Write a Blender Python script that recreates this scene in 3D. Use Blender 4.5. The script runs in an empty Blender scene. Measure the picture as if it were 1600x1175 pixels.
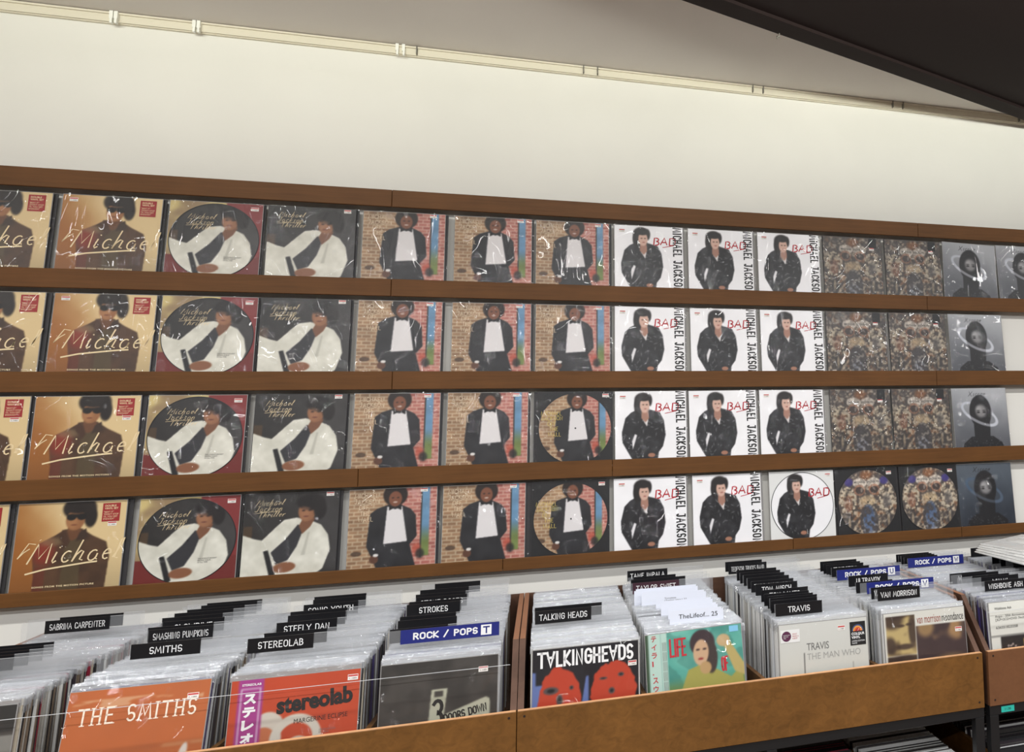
import bpy, math, random
import numpy as np
from mathutils import Matrix, Vector
random.seed(7)
rng = np.random.RandomState(5)
SC = bpy.context.scene
COL = SC.collection

# ------------------------------------------------------------------ camera
cam = bpy.data.cameras.new('camera'); camo = bpy.data.objects.new('camera', cam); COL.objects.link(camo)
cam.sensor_width = 36.0; cam.sensor_fit = 'HORIZONTAL'; cam.lens = 27.0
cam.shift_x = -(1229.315 - 800) / 1600; cam.shift_y = -(587.5 - 531.87) / 1600
cam.clip_start = 0.05
Mx = Matrix(((0.954, 0.011, 0.300), (-0.300, 0.104, 0.948), (-0.021, -0.994, 0.103)))
rt = Vector((Mx[0][0], Mx[1][0], Mx[2][0])).normalized()
fw = Vector((Mx[0][2], Mx[1][2], Mx[2][2])); fw = (fw - rt * fw.dot(rt)).normalized()
up = rt.cross(fw) 
camo.matrix_world = Matrix(((rt.x, up.x, -fw.x, 0.0), (rt.y, up.y, -fw.y, -3.4), (rt.z, up.z, -fw.z, 1.62), (0, 0, 0, 1)))
SC.camera = camo

# ------------------------------------------------------------------ world, light, exposure
w = bpy.data.worlds.new('world'); SC.world = w; w.use_nodes = True
w.node_tree.nodes['Background'].inputs[0].default_value = (0.9, 0.95, 1, 1)
w.node_tree.nodes['Background'].inputs[1].default_value = 0.2
SC.view_settings.view_transform = 'Standard'; SC.view_settings.look = 'None'
SC.view_settings.gamma = 1.0; SC.view_settings.use_curve_mapping = False
SC.view_settings.exposure = 0.0
try:
    SC.cycles.transparent_max_bounces = 24; SC.cycles.max_bounces = 6; SC.cycles.glossy_bounces = 3
except Exception: pass

def area(x, y, z, sx, sy, power, color, tilt=0.0, spread=180):
    l = bpy.data.lights.new('ceiling_tube_light', 'AREA'); l.shape = 'RECTANGLE'; l.size = sx; l.size_y = sy
    l.energy = power; l.color = color; l.spread = math.radians(spread)
    o = bpy.data.objects.new('ceiling_tube_light', l); o.location = (x, y, z); o.rotation_euler = (tilt, 0, 0); COL.objects.link(o)
LIGHT_SPOTS = []
for k, yy in enumerate((-1.75, -3.7, -5.6)):
    for xx in (-3.2, -1.4, 0.4, 2.2, 4.0):
        LIGHT_SPOTS.append((xx, yy))
        area(xx, yy, 3.13, 1.25, 0.14, 25 if k == 0 else 37, (0.985, 0.99, 1.0) if k else (1.0, 0.99, 0.97))
for xx in (-4.2, -2.8, -1.4, 0.0, 1.4, 2.8, 4.2):   # wall washing tubes close under the ceiling, turned to the wall
    area(xx, -1.6, 3.08, 1.39, 0.10, (2.3 if xx < -2 else 3.6 if xx > 1 else 3.2), (0.98, 1.0, 0.91), math.radians(96), 56)

# ------------------------------------------------------------------ helpers
def lin(c):
    c = np.asarray(c, float) / 255.0
    return np.where(c <= 0.04045, c / 12.92, ((c + 0.055) / 1.055) ** 2.4)
_m = {}
def mat(name, rgb, rough=0.6, metal=0.0, spec=0.5, noise=None, bump=0.0, bscale=60.0, emit=0.0):
    if name in _m: return _m[name]
    m = bpy.data.materials.new(name); m.use_nodes = True
    nt = m.node_tree; b = nt.nodes['Principled BSDF']
    c = lin(rgb); b.inputs['Base Color'].default_value = (*c, 1)
    b.inputs['Roughness'].default_value = rough; b.inputs['Metallic'].default_value = metal
    b.inputs['Specular IOR Level'].default_value = spec
    if emit:
        b.inputs['Emission Color'].default_value = (*c, 1); b.inputs['Emission Strength'].default_value = emit
    tc = nt.nodes.new('ShaderNodeTexCoord')
    nz = nt.nodes.new('ShaderNodeTexNoise'); mp = nt.nodes.new('ShaderNodeMapping')
    nt.links.new(tc.outputs['Object'], mp.inputs['Vector']); nt.links.new(mp.outputs['Vector'], nz.inputs['Vector'])
    if noise:
        amt, scale, stretch = noise
        mp.inputs['Scale'].default_value = stretch; nz.inputs['Scale'].default_value = scale
        nz.inputs['Detail'].default_value = 6
        r = nt.nodes.new('ShaderNodeValToRGB')
        r.color_ramp.elements[0].position = 0.3; r.color_ramp.elements[1].position = 0.7
        r.color_ramp.elements[0].color = (*(c * (1 - amt)), 1); r.color_ramp.elements[1].color = (*np.minimum(c * (1 + amt), 1), 1)
        nt.links.new(nz.outputs['Fac'], r.inputs['Fac']); nt.links.new(r.outputs['Color'], b.inputs['Base Color'])
    else:
        nz.inputs['Scale'].default_value = bscale
    if bump:
        bp = nt.nodes.new('ShaderNodeBump'); bp.inputs['Strength'].default_value = bump; bp.inputs['Distance'].default_value = 0.002
        nt.links.new(nz.outputs['Fac'], bp.inputs['Height']); nt.links.new(bp.outputs['Normal'], b.inputs['Normal'])
    _m[name] = m
    return m

def wood(name, rgb, rough=0.45, amt=0.22, mottled=False):
    if name in _m: return _m[name]
    m = bpy.data.materials.new(name); m.use_nodes = True; nt = m.node_tree; b = nt.nodes['Principled BSDF']
    tc = nt.nodes.new('ShaderNodeTexCoord'); mp = nt.nodes.new('ShaderNodeMapping'); n1 = nt.nodes.new('ShaderNodeTexNoise'); n2 = nt.nodes.new('ShaderNodeTexNoise')
    mp.inputs['Scale'].default_value = (9, 9, 12) if mottled else (1.6, 20, 34)
    n1.inputs['Scale'].default_value = 3.0 if mottled else 2.2; n1.inputs['Detail'].default_value = 9; n1.inputs['Roughness'].default_value = 0.65
    n1.inputs['Distortion'].default_value = 1.2 if mottled else 0.7
    n2.inputs['Scale'].default_value = 5.5; n2.inputs['Detail'].default_value = 3
    nt.links.new(tc.outputs['Object'], mp.inputs[0]); nt.links.new(mp.outputs[0], n1.inputs['Vector']); nt.links.new(tc.outputs['Object'], n2.inputs['Vector'])
    mx = nt.nodes.new('ShaderNodeMath'); mx.operation = 'MULTIPLY_ADD'; mx.inputs[1].default_value = 0.6
    s = nt.nodes.new('ShaderNodeMath'); s.operation = 'MULTIPLY'; s.inputs[1].default_value = 0.4
    nt.links.new(n2.outputs['Fac'], s.inputs[0]); nt.links.new(n1.outputs['Fac'], mx.inputs[0]); nt.links.new(s.outputs[0], mx.inputs[2])
    r = nt.nodes.new('ShaderNodeValToRGB'); c = lin(rgb)
    r.color_ramp.elements[0].position = 0.33; r.color_ramp.elements[1].position = 0.66
    r.color_ramp.elements[0].color = (*(c * (1 - amt)), 1); r.color_ramp.elements[1].color = (*(c * (1 + amt)), 1)
    nt.links.new(mx.outputs[0], r.inputs['Fac']); nt.links.new(r.outputs['Color'], b.inputs['Base Color'])
    b.inputs['Roughness'].default_value = rough; b.inputs['Specular IOR Level'].default_value = 0.28
    bp = nt.nodes.new('ShaderNodeBump'); bp.inputs['Strength'].default_value = 0.12; bp.inputs['Distance'].default_value = 0.001
    nt.links.new(n1.outputs['Fac'], bp.inputs['Height']); nt.links.new(bp.outputs['Normal'], b.inputs['Normal'])
    _m[name] = m
    return m

def film(name, base=0.03, bdist=0.006, detail=3.5, rough=0.06, milk=(225, 228, 232), milky=0.02, bump=0.5, bscale=9.0, clarity=1.0, edge=0.55, bstretch=(1, 1, 1)):
    """clear plastic: transparent, fresnel gloss, a little haze, crinkles from bump"""
    m = bpy.data.materials.new(name); m.use_nodes = True; nt = m.node_tree; nt.nodes.clear()
    out = nt.nodes.new('ShaderNodeOutputMaterial'); tr = nt.nodes.new('ShaderNodeBsdfTransparent'); gl = nt.nodes.new('ShaderNodeBsdfGlossy')
    df = nt.nodes.new('ShaderNodeBsdfDiffuse'); m1 = nt.nodes.new('ShaderNodeMixShader'); m2 = nt.nodes.new('ShaderNodeMixShader')
    fr = nt.nodes.new('ShaderNodeFresnel'); ge = nt.nodes.new('ShaderNodeNewGeometry'); mr = nt.nodes.new('ShaderNodeMapRange')
    mr.inputs['To Min'].default_value = 1.45; mr.inputs['To Max'].default_value = 1/1.45      # same reflectance from both sides of a thin film
    nt.links.new(ge.outputs['Backfacing'], mr.inputs['Value']); nt.links.new(mr.outputs[0], fr.inputs['IOR'])
    gl.inputs['Roughness'].default_value = rough; tr.inputs['Color'].default_value = (clarity, clarity, clarity, 1)
    df.inputs['Color'].default_value = (*lin(milk), 1)
    m1.inputs[0].default_value = milky
    ad = nt.nodes.new('ShaderNodeMath'); ad.operation = 'ADD'; ad.inputs[1].default_value = base
    nt.links.new(fr.outputs[0], ad.inputs[0])
    tc = nt.nodes.new('ShaderNodeTexCoord'); oi = nt.nodes.new('ShaderNodeObjectInfo'); mp = nt.nodes.new('ShaderNodeMapping')
    sc = nt.nodes.new('ShaderNodeVectorMath'); sc.operation = 'SCALE'; sc.inputs[3].default_value = 40
    cb = nt.nodes.new('ShaderNodeCombineXYZ')
    for i in range(3): nt.links.new(oi.outputs['Random'], cb.inputs[i])
    nt.links.new(cb.outputs[0], sc.inputs[0]); nt.links.new(sc.outputs[0], mp.inputs['Location']); mp.inputs['Scale'].default_value = bstretch
    nz = nt.nodes.new('ShaderNodeTexNoise'); nz.inputs['Scale'].default_value = bscale; nz.inputs['Detail'].default_value = detail; nz.inputs['Distortion'].default_value = 1.2
    nt.links.new(tc.outputs['Object'], mp.inputs[0]); nt.links.new(mp.outputs[0], nz.inputs['Vector'])
    bp = nt.nodes.new('ShaderNodeBump'); bp.inputs['Strength'].default_value = bump; bp.inputs['Distance'].default_value = bdist
    nt.links.new(nz.outputs['Fac'], bp.inputs['Height']); nt.links.new(bp.outputs[0], gl.inputs['Normal']); 
    nt.links.new(tr.outputs[0], m1.inputs[1]); nt.links.new(df.outputs[0], m1.inputs[2])
    nt.links.new(ad.outputs[0], m2.inputs[0]); nt.links.new(m1.outputs[0], m2.inputs[1]); nt.links.new(gl.outputs[0], m2.inputs[2])
    nt.links.new(m2.outputs[0], out.inputs[0])
    _m[name] = m
    return m

def boxmesh(name, boxes, m):
    v = []; f = []
    for (x0, x1, y0, y1, z0, z1) in boxes:
        b = len(v)
        v += [(x0,y0,z0),(x1,y0,z0),(x1,y1,z0),(x0,y1,z0),(x0,y0,z1),(x1,y0,z1),(x1,y1,z1),(x0,y1,z1)]
        f += [tuple(b+i for i in q) for q in ((0,3,2,1),(4,5,6,7),(0,1,5,4),(1,2,6,5),(2,3,7,6),(3,0,4,7))]
    me = bpy.data.meshes.new(name); me.from_pydata(v, [], f); me.update()
    if m: me.materials.append(m)
    return me
def bevelled(name, x0, x1, y0, y1, z0, z1, m, r=0.0015):
    import bmesh
    bm = bmesh.new(); bmesh.ops.create_cube(bm, size=1)
    for v in bm.verts:
        v.co = Vector(((x0+x1)/2 + v.co.x*(x1-x0), (y0+y1)/2 + v.co.y*(y1-y0), (z0+z1)/2 + v.co.z*(z1-z0)))
    bmesh.ops.bevel(bm, geom=list(bm.edges), offset=r, segments=1, affect='EDGES')
    me = bpy.data.meshes.new(name); bm.to_mesh(me); bm.free(); me.materials.append(m)
    return me
def prismx(name, prof, x0, x1, m):
    n = len(prof); v = [(x0, y, z) for y, z in prof] + [(x1, y, z) for y, z in prof]
    f = [tuple(range(n)), tuple(range(2*n-1, n-1, -1))] + [(i, i+n, (i+1) % n + n, (i+1) % n) for i in range(n)]
    me = bpy.data.meshes.new(name); me.from_pydata(v, [], f); me.update(); me.materials.append(m)
    import bmesh
    bm = bmesh.new(); bm.from_mesh(me); bmesh.ops.recalc_face_normals(bm, faces=bm.faces); bm.to_mesh(me); bm.free()
    return me
def link(name, me, parent=None, loc=None, rot=None):
    o = bpy.data.objects.new(name, me); COL.objects.link(o)
    if parent: o.parent = parent
    if loc: o.location = loc
    if rot: o.rotation_euler = rot
    return o
def thing(name, label, cat, loc=(0,0,0), rot=(0,0,0), group=None, scale=None):
    o = bpy.data.objects.new(name, None); o.empty_display_size = 0.05; COL.objects.link(o)
    o.location = loc; o.rotation_euler = rot; o['label'] = label; o['category'] = cat
    if group: o['group'] = group
    return o
def struct(name, me):
    o = link(name, me); o['kind'] = 'structure'; return o

# ---- lettering: built-in font turned into flat meshes facing -y, origin lower left
_tx = {}
def text_mesh(s, wdt, hgt, m, bold=0.0, shear=0.0, spacing=1.0, flip=''):
    key = (s, round(wdt,4), round(hgt,4), m.name, bold, shear, spacing)
    if key in _tx: return _tx[key]
    cu = bpy.data.curves.new('t', 'FONT'); cu.body = s; cu.size = 1; cu.resolution_u = 3; cu.offset = bold; cu.shear = shear; cu.space_character = spacing
    ob = bpy.data.objects.new('t', cu); COL.objects.link(ob)
    dg = bpy.context.evaluated_depsgraph_get(); dg.update()
    me = bpy.data.meshes.new_from_object(ob.evaluated_get(dg)); bpy.data.objects.remove(ob); bpy.data.curves.remove(cu)
    n = len(me.vertices); a = np.empty(n*3, np.float32); me.vertices.foreach_get('co', a); a = a.reshape(-1, 3)
    mn = a.min(0); mxx = a.max(0); sx = wdt / max(mxx[0]-mn[0], 1e-6); sy = hgt / max(mxx[1]-mn[1], 1e-6)
    b = np.zeros_like(a); b[:, 0] = (a[:, 0]-mn[0])*sx; b[:, 2] = (a[:, 1]-mn[1])*sy
    me.vertices.foreach_set('co', b.ravel()); me.materials.clear(); me.materials.append(m); me.update()
    me.name = 'lettering'
    _tx[key] = me
    return me

# ---- hand drawn lettering: single strokes thickened to ribbons
def arc(cx, cy, rx, ry, a0, a1, n=10):
    return [(cx + rx*math.cos(math.radians(a0+(a1-a0)*i/n)), cy + ry*math.sin(math.radians(a0+(a1-a0)*i/n))) for i in range(n+1)]
G = {
 'M': (.9, [[(0,0),(.14,1),(.44,.25),(.74,1),(.88,0)]]), 'I': (.2, [[(.1,0),(.1,1)]]),
 'C': (.7, [arc(.38,.5,.36,.5,50,310)]), 'H': (.7, [[(.05,0),(.05,1)],[(.62,0),(.62,1)],[(.05,.5),(.62,.5)]]),
 'A': (.75, [[(0,0),(.36,1),(.72,0)],[(.14,.36),(.6,.36)]]), 'E': (.6, [[(.55,1),(.06,1),(.06,0),(.55,0)],[(.06,.52),(.45,.52)]]),
 'L': (.55, [[(.06,1),(.06,0),(.52,0)]]), 'J': (.55, [[(.1,1),(.5,1)],[(.4,1)]+arc(.22,.2,.18,.2,0,-170)]),
 'K': (.65, [[(.06,0),(.06,1)],[(.6,1),(.08,.42),(.62,0)]]), 'S': (.6, [arc(.3,.75,.26,.25,30,200,6)+arc(.3,.25,.27,.25,130,-150,8)]),
 'O': (.8, [arc(.4,.5,.36,.5,90,450,16)]), 'N': (.7, [[(.05,0),(.05,1),(.6,0),(.6,1)]]),
 'F': (.55, [[(.55,1),(.06,1),(.06,0)],[(.06,.52),(.42,.52)]]), 'T': (.7, [[(0,1),(.7,1)],[(.35,1),(.35,0)]]),
 'W': (.95, [[(0,1),(.22,0),(.46,.8),(.7,0),(.92,1)]]), 'B': (.6, [[(.05,0),(.05,1)]+arc(.22,.77,.3,.23,80,-80,6)+arc(.25,.27,.34,.27,80,-100,7)]),
 'D': (.7, [[(.05,0),(.05,1)]+arc(.2,.5,.46,.5,85,-85,8)+[(.05,0)]]), 'X': (.8, [[(0,1),(.35,.4),(.8,-.15)],[(.75,1),(.0,-.1)]]),
 'i': (.24, [[(.1,.55),(.06,.1),(.12,0),(.24,.1)],[(.14,.75),(.16,.8)]]), 'c': (.42, [arc(.26,.28,.2,.28,50,320,9)]),
 'h': (.5, [[(.12,1.1),(.02,0),(.1,.35),(.25,.55),(.38,.5),(.34,.1),(.5,.05)]]), 'a': (.5, [arc(.24,.27,.2,.27,50,380,10)+[(.42,.1),(.52,.05)]]),
 'e': (.42, [[(.06,.3),(.36,.34)]+arc(.23,.3,.17,.26,10,310,8)]), 'l': (.24, [[(.0,.1),(.2,.8),(.18,1.1),(.08,1.0),(.08,.1),(.26,.05)]]),
 'k': (.45, [[(.12,1.1),(.04,0)],[(.38,.5),(.08,.25),(.4,0)]]), 's': (.4, [[(.36,.5),(.14,.5),(.12,.32),(.32,.22),(.28,.02),(.02,.04)]]),
 'o': (.45, [arc(.23,.27,.2,.27,90,450,10)]), 'n': (.5, [[(.04,.55),(.02,0),(.1,.4),(.26,.55),(.38,.46),(.38,.05),(.5,.05)]]),
 'r': (.38, [[(.04,.55),(.04,0),(.1,.4),(.34,.56)]]), 'p': (.45, [[(.08,.55),(-.02,-.45)],arc(.24,.28,.2,.28,150,-170,8)]), ' ': (.4, []),
}
G.update({
 'G': (.7, [arc(.38,.5,.36,.5,50,360)+[(.74,.5),(.45,.5)]]), 'P': (.62, [[(.06,0),(.06,1)]+arc(.3,.74,.28,.26,88,-90,8)+[(.06,.48)]]),
 'R': (.66, [[(.06,0),(.06,1)]+arc(.3,.74,.28,.26,88,-90,8)+[(.06,.48)],[(.3,.48),(.62,0)]]), 'U': (.72, [[(.06,1),(.06,.28)]+arc(.36,.28,.3,.28,180,360,10)+[(.66,1)]]),
 'V': (.76, [[(0,1),(.38,0),(.76,1)]]), 'Y': (.74, [[(0,1),(.37,.48),(.74,1)],[(.37,.48),(.37,0)]]), 'Z': (.64, [[(.03,1),(.62,1),(.03,0),(.64,0)]]), 'Q': (.8, [arc(.4,.5,.36,.5,90,450,16),[(.5,.2),(.76,-.05)]]),
 '/': (.55, [[(0,-.05),(.5,1.05)]]), '!': (.2, [[(.1,1),(.1,.3)],[(.1,.1),(.1,0)]]), '<': (.4, [[(.36,.9),(.05,.5),(.36,.1)]]), '3': (.6, [arc(.28,.75,.27,.25,150,-80,8)+arc(.28,.26,.3,.27,80,-150,9)]), '-': (.4, [[(.05,.5),(.35,.5)]])})
G['O'] = (.72, [[(.06,.3)]+arc(.36,.28,.3,.28,180,360,8)+arc(.36,.72,.3,.28,0,180,8)+[(.06,.3)]])
G['C'] = (.66, [arc(.36,.72,.3,.28,10,180,8)+arc(.36,.28,.3,.28,180,350,8)]); G['G'] = (.7, [arc(.36,.72,.3,.28,10,180,8)+arc(.36,.28,.3,.28,180,360,8)+[(.66,.5),(.4,.5)]])
G['D'] = (.7, [[(.06,0),(.06,1)]+arc(.36,.7,.3,.3,90,0,6)+arc(.36,.3,.3,.3,0,-90,6)+[(.06,0)]])
_ct = {}
def caps(s, wdt, hgt, wt, m, gap=.2, y=-.0002, upside=()):
    """condensed block capitals built from even strokes with mitred corners, fitted to wdt x hgt"""
    key = (s, wdt, hgt, wt, m.name, upside)
    if key in _ct: return _ct[key]
    tot = sum(G[c][0]+gap for c in s)-gap; iw = wdt-wt; ih = hgt-wt; sx = iw/tot; v = []; f = []; x = 0
    for ci, c in enumerate(s):
        for st in G[c][1]:
            up_ = ci in upside
            P = [Vector((wt/2+(x+px)*sx, wt/2+((1-pz) if up_ else pz)*ih)) for px, pz in st]
            b = len(v); n = len(P)
            for i in range(n):
                a = (P[i]-P[i-1]).normalized() if i else (P[1]-P[0]).normalized(); d_ = (P[i+1]-P[i]).normalized() if i < n-1 else a
                n1 = Vector((-a.y, a.x)); n2 = Vector((-d_.y, d_.x)); mm = n1+n2
                mm = mm.normalized() if mm.length > .2 else n1
                k = min(1/max(mm.dot(n1), .35), 1.6)*wt/2; p = P[i].copy()
                if i == 0: p -= a*wt*.5
                if i == n-1: p += a*wt*.5
                v.append((p.x-mm.x*k, y, p.y-mm.y*k)); v.append((p.x+mm.x*k, y, p.y+mm.y*k))
            f += [(b+2*i, b+2*i+2, b+2*i+3, b+2*i+1) for i in range(n-1)]
        x += G[c][0]+gap
    me = bpy.data.meshes.new('lettering'); me.from_pydata(v, [], f); me.update(); me.materials.append(m); _ct[key] = me
    return me
def strokes_mesh(lines, m, wd, hgt, slant=0.0, extra=None, scale_x=1.0, leading=1.25, serif=False, jitter=0.0):
    """lines of text as ribbons; hgt cap height, wd ribbon width"""
    v = []; f = []; r = random.Random(3)
    def rib(pts, wd):
        P = [Vector((x, y)) for x, y in pts]
        nrm = []
        for i in range(len(P)):
            t = (P[min(i+1, len(P)-1)] - P[max(i-1, 0)]);
            if t.length < 1e-9: t = Vector((1, 0))
            t.normalize(); nrm.append(Vector((-t.y, t.x)) * wd/2)
        # extend the ends half a width
        b = len(v)
        for p, n in zip(P, nrm):
            v.append((p.x-n.x, 0, p.y-n.y)); v.append((p.x+n.x, 0, p.y+n.y))
        for i in range(len(P)-1): f.append((b+2*i, b+2*i+2, b+2*i+3, b+2*i+1))
    y = 0
    for ln in lines:
        x = 0
        if isinstance(ln, tuple): ln, x, = ln
        for ch in ln:
            wg, st = G[ch]
            dy = r.uniform(-jitter, jitter)
            for s in st:
                pts = [((x + px*scale_x)*hgt + slant*(py*hgt), (py+dy)*hgt + y) for px, py in s]
                rib(pts, wd)
                if serif and ch not in 'SO':
                    for e in (pts[0], pts[-1]):
                        rib([(e[0]-hgt*.13, e[1]), (e[0]+hgt*.13, e[1])], wd*.7)
            x += (wg + .16)*scale_x
        y -= hgt*leading
    for (pts, w2) in (extra or []): rib(pts, w2)
    me = bpy.data.meshes.new('handwriting'); me.from_pydata(v, [], f); me.update(); me.materials.append(m)
    return me

# ------------------------------------------------------------------ printed pictures: vertex coloured card faces
N = 120
SS = 2
uu, vv = np.meshgrid((np.arange(N*SS)+.5)/(N*SS), (np.arange(N*SS)+.5)/(N*SS))
def vnoise(sx, sy, seed, oct=3):
    r = np.random.RandomState(seed); out = np.zeros_like(uu); amp = 1.0; tot = 0
    for o in range(oct):
        nx, ny = int(sx*2**o)+2, int(sy*2**o)+2
        g = r.rand(ny+1, nx+1); X = uu*(nx-1); Y = vv*(ny-1); xi = X.astype(int); yi = Y.astype(int); fx = X-xi; fy = Y-yi
        fx = fx*fx*(3-2*fx); fy = fy*fy*(3-2*fy)
        out += amp*((g[yi,xi]*(1-fx)+g[yi,xi+1]*fx)*(1-fy)+(g[yi+1,xi]*(1-fx)+g[yi+1,xi+1]*fx)*fy); tot += amp; amp *= .5
    return out/tot
def ss(x, a, b): t = np.clip((x-a)/(b-a), 0, 1); return t*t*(3-2*t)
def ell(cx, cy, rx, ry, soft=.03, rot=0):
    c, s = math.cos(rot), math.sin(rot); X = (uu-cx)*c+(vv-cy)*s; Y = -(uu-cx)*s+(vv-cy)*c
    return 1-ss(np.sqrt((X/rx)**2+(Y/ry)**2), 1-soft, 1+soft)
def poly(pts):
    ins = np.zeros_like(uu, bool); n = len(pts)
    for i in range(n):
        x0, y0 = pts[i]; x1, y1 = pts[(i+1) % n]
        if y0 == y1: continue
        c = ((y0 > vv) != (y1 > vv)) & (uu < (x1-x0)*(vv-y0)/(y1-y0)+x0); ins ^= c
    return ins.astype(float)
def rect(a, b, c, d): return ((uu > a) & (uu < b) & (vv > c) & (vv < d)).astype(float)
def full(rgb): return np.ones((N*SS, N*SS, 3))*np.array(rgb, float)
def put(img, mask, rgb, k=1.0):
    mask = mask[..., None]*k; return img*(1-mask)+np.array(rgb, float)*mask
def lerp(a, b, t): return np.array(a, float)*(1-t[..., None])+np.array(b, float)*t[..., None]

def bricks(c1, c2, mortar, rows=22, cols=9, seed=1):
    r = np.random.RandomState(seed); Y = vv*rows; yi = Y.astype(int); X = uu*cols+(yi % 2)*.5; xi = X.astype(int)
    t = r.rand(rows+2, cols+3)[yi, xi]; img = lerp(c1, c2, t)
    e = np.minimum(np.minimum(Y-yi, 1-(Y-yi))*1.0, np.minimum(X-xi, 1-(X-xi))*2.2)
    return img*(1-(e < .13)[..., None]*.85)+np.array(mortar)*((e < .13)[..., None]*.85)

def art_amber():
    img = lerp((158,98,40), (222,196,146), ss(uu*.75+vv*.35+.15*vnoise(3,3,2), .25, .75))
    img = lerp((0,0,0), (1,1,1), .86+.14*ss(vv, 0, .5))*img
    jacket = poly([(.2,0),(.2,.2),(.17,.42),(.22,.56),(.36,.64),(.44,.7),(.6,.7),(.7,.62),(.84,.54),(.88,.38),(.86,0)])
    n = vnoise(7,7,4)
    j = lerp((58,38,24), (96,66,42), n)
    img = img*(1-jacket[..., None])+j*jacket[..., None]
    img = put(img, jacket*ell(.27,.46,.1,.14,.6), (150,46,30), .75)
    img = put(img, jacket*ell(.33,.57,.1,.05,.5), (150,130,96), .5)
    img = put(img, jacket*rect(.2,.3,0,.3), (110,34,22), .45)
    img = put(img, poly([(.44,.0),(.46,.6),(.52,.68),(.6,.6),(.62,0)]), (84,72,46), .7)
    img = put(img, ell(.56,.93,.155,.13,.12), (30,22,18)); img = put(img, ell(.67,.83,.06,.12,.2), (30,22,18))
    img = put(img, poly([(.46,.6),(.47,.76),(.58,.76),(.6,.62),(.52,.57)]), (104,66,40)); img = put(img, ell(.53,.8,.088,.115,.08), (150,100,62))
    img = put(img, ell(.5,.79,.05,.09,.5), (186,134,88), .5); img = put(img, ell(.55,.93,.12,.06,.2), (30,22,18))
    img = put(img, rect(.45,.62,.828,.862), (20,16,14)); img = put(img, ell(.49,.832,.045,.036), (20,16,14)); img = put(img, ell(.585,.832,.045,.036), (20,16,14))
    img = put(img, ell(.52,.745,.028,.007,.4), (110,58,40)); img = put(img, poly([(.4,.6),(.42,.7),(.47,.66),(.5,.56),(.47,.5)]), (70,44,28)); img = put(img, poly([(.66,.6),(.64,.7),(.58,.66),(.55,.56)]), (58,40,28))
    return img
def art_white(dark=(36,34,33)):
    img = lerp(dark, (62,60,60), ss(vnoise(4,4,9)*.6+uu*.5, .3, 1))
    img = put(img, rect(.0,.09,.35,.62), (104,72,38), .5*1.0)
    n = vnoise(9,9,3,3); suit = poly([(0,.52),(.12,.47),(.2,.45),(.34,.6),(.42,.68),(.55,.7),(.7,.66),(.82,.6),(.9,.48),(.93,.3),(.86,.08),(.78,.02),(.4,.0),(0,0)])
    s = lerp((196,194,180), (240,238,226), n); img = img*(1-suit[..., None])+s*suit[..., None]
    img = put(img, poly([(.3,.3),(.44,.44),(.57,.62),(.63,.56),(.57,.36),(.48,.2),(.36,.16)]), (46,46,50))
    img = put(img, poly([(.22,.32),(.27,.33),(.36,.04),(.3,.02)]), (26,26,28)); 
    img = put(img, ell(.45,.12,.12,.06,.1,.1), (134,86,58))
    img = put(img, poly([(.58,.6),(.64,.74),(.75,.68),(.7,.58),(.62,.5)]), (120,78,54))
    img = put(img, ell(.66,.77,.095,.12,.08), (144,98,68))
    img = put(img, ell(.7,.88,.15,.1,.15), (26,22,22)); img = put(img, ell(.8,.79,.07,.12,.2), (28,24,24)); 
    img = put(img, ell(.64,.76,.05,.09,.5), (170,120,88), .5); img = put(img, ell(.7,.87,.11,.05,.2), (26,22,22))
    for ex in (.62,.69): img = put(img, ell(ex,.78,.018,.009,.4), (50,32,26))
    img = put(img, ell(.65,.71,.03,.008,.4), (104,56,46))
    img = put(img, poly([(.62,.25),(.68,.52),(.7,.52),(.66,.25)]), (168,166,154), .5)
    return img
def art_brick(disc=False):
    a = bricks((128,96,70), (176,140,106), (196,178,150), seed=2); b = bricks((160,88,80), (196,130,116), (208,172,156), seed=3)
    t = ss(uu, .4, .62)[..., None]; img = a*(1-t)+b*t; img *= (.86+.28*vnoise(6,6,8))[..., None]
    img = put(img, ell(.1,.22,.06,.03), (70,52,40), .8)
    sk = rect(.83,.92,.15,1); G_ = lerp((122,140,76), (112,156,192), ss(vv, .3, .55)); G_ = lerp((0,0,0),(1,1,1),.8+.3*vnoise(2,8,77))*G_; img = img*(1-sk[..., None])+G_*sk[..., None]; img = put(img, rect(.815,.832,.13,1), (50,52,50))
    J = poly([(.21,.3),(.24,.7),(.32,.76),(.44,.8),(.58,.8),(.7,.74),(.76,.66),(.78,.4),(.7,.3),(.78,0),(.34,0),(.28,.15)])
    j = lerp((24,24,27), (48,48,52), vnoise(5,5,6)); img = img*(1-J[..., None])+j*J[..., None]
    img = put(img, poly([(.43,.78),(.4,.32),(.67,.34),(.6,.78),(.52,.74)]), (226,222,222))
    img = put(img, ell(.3,.14,.05,.05), (92,58,42)); img = put(img, ell(.32,.19,.03,.02), (225,222,218))
    img = put(img, ell(.78,.24,.05,.07,.5), (190,80,60), .7); img = put(img, ell(.82,.18,.05,.06,.4), (30,30,30), .8)
    img = put(img, ell(.52,.92,.14,.14,.08), (34,24,20)); img = put(img, ell(.52,.87,.075,.095,.08), (124,76,54))
    for ex in (.49,.55): img = put(img, ell(ex,.885,.014,.008,.4), (44,28,22))
    img = put(img, ell(.52,.83,.025,.008,.3), (215,200,190))
    for sx in (-1, 1): img = put(img, poly([(.52,.765),(.52+sx*.07,.79),(.52+sx*.07,.73)]), (14,14,16))
    if disc: img = put(img, ell(.52,.55,.012,.012), (30,30,30))
    return img
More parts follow.
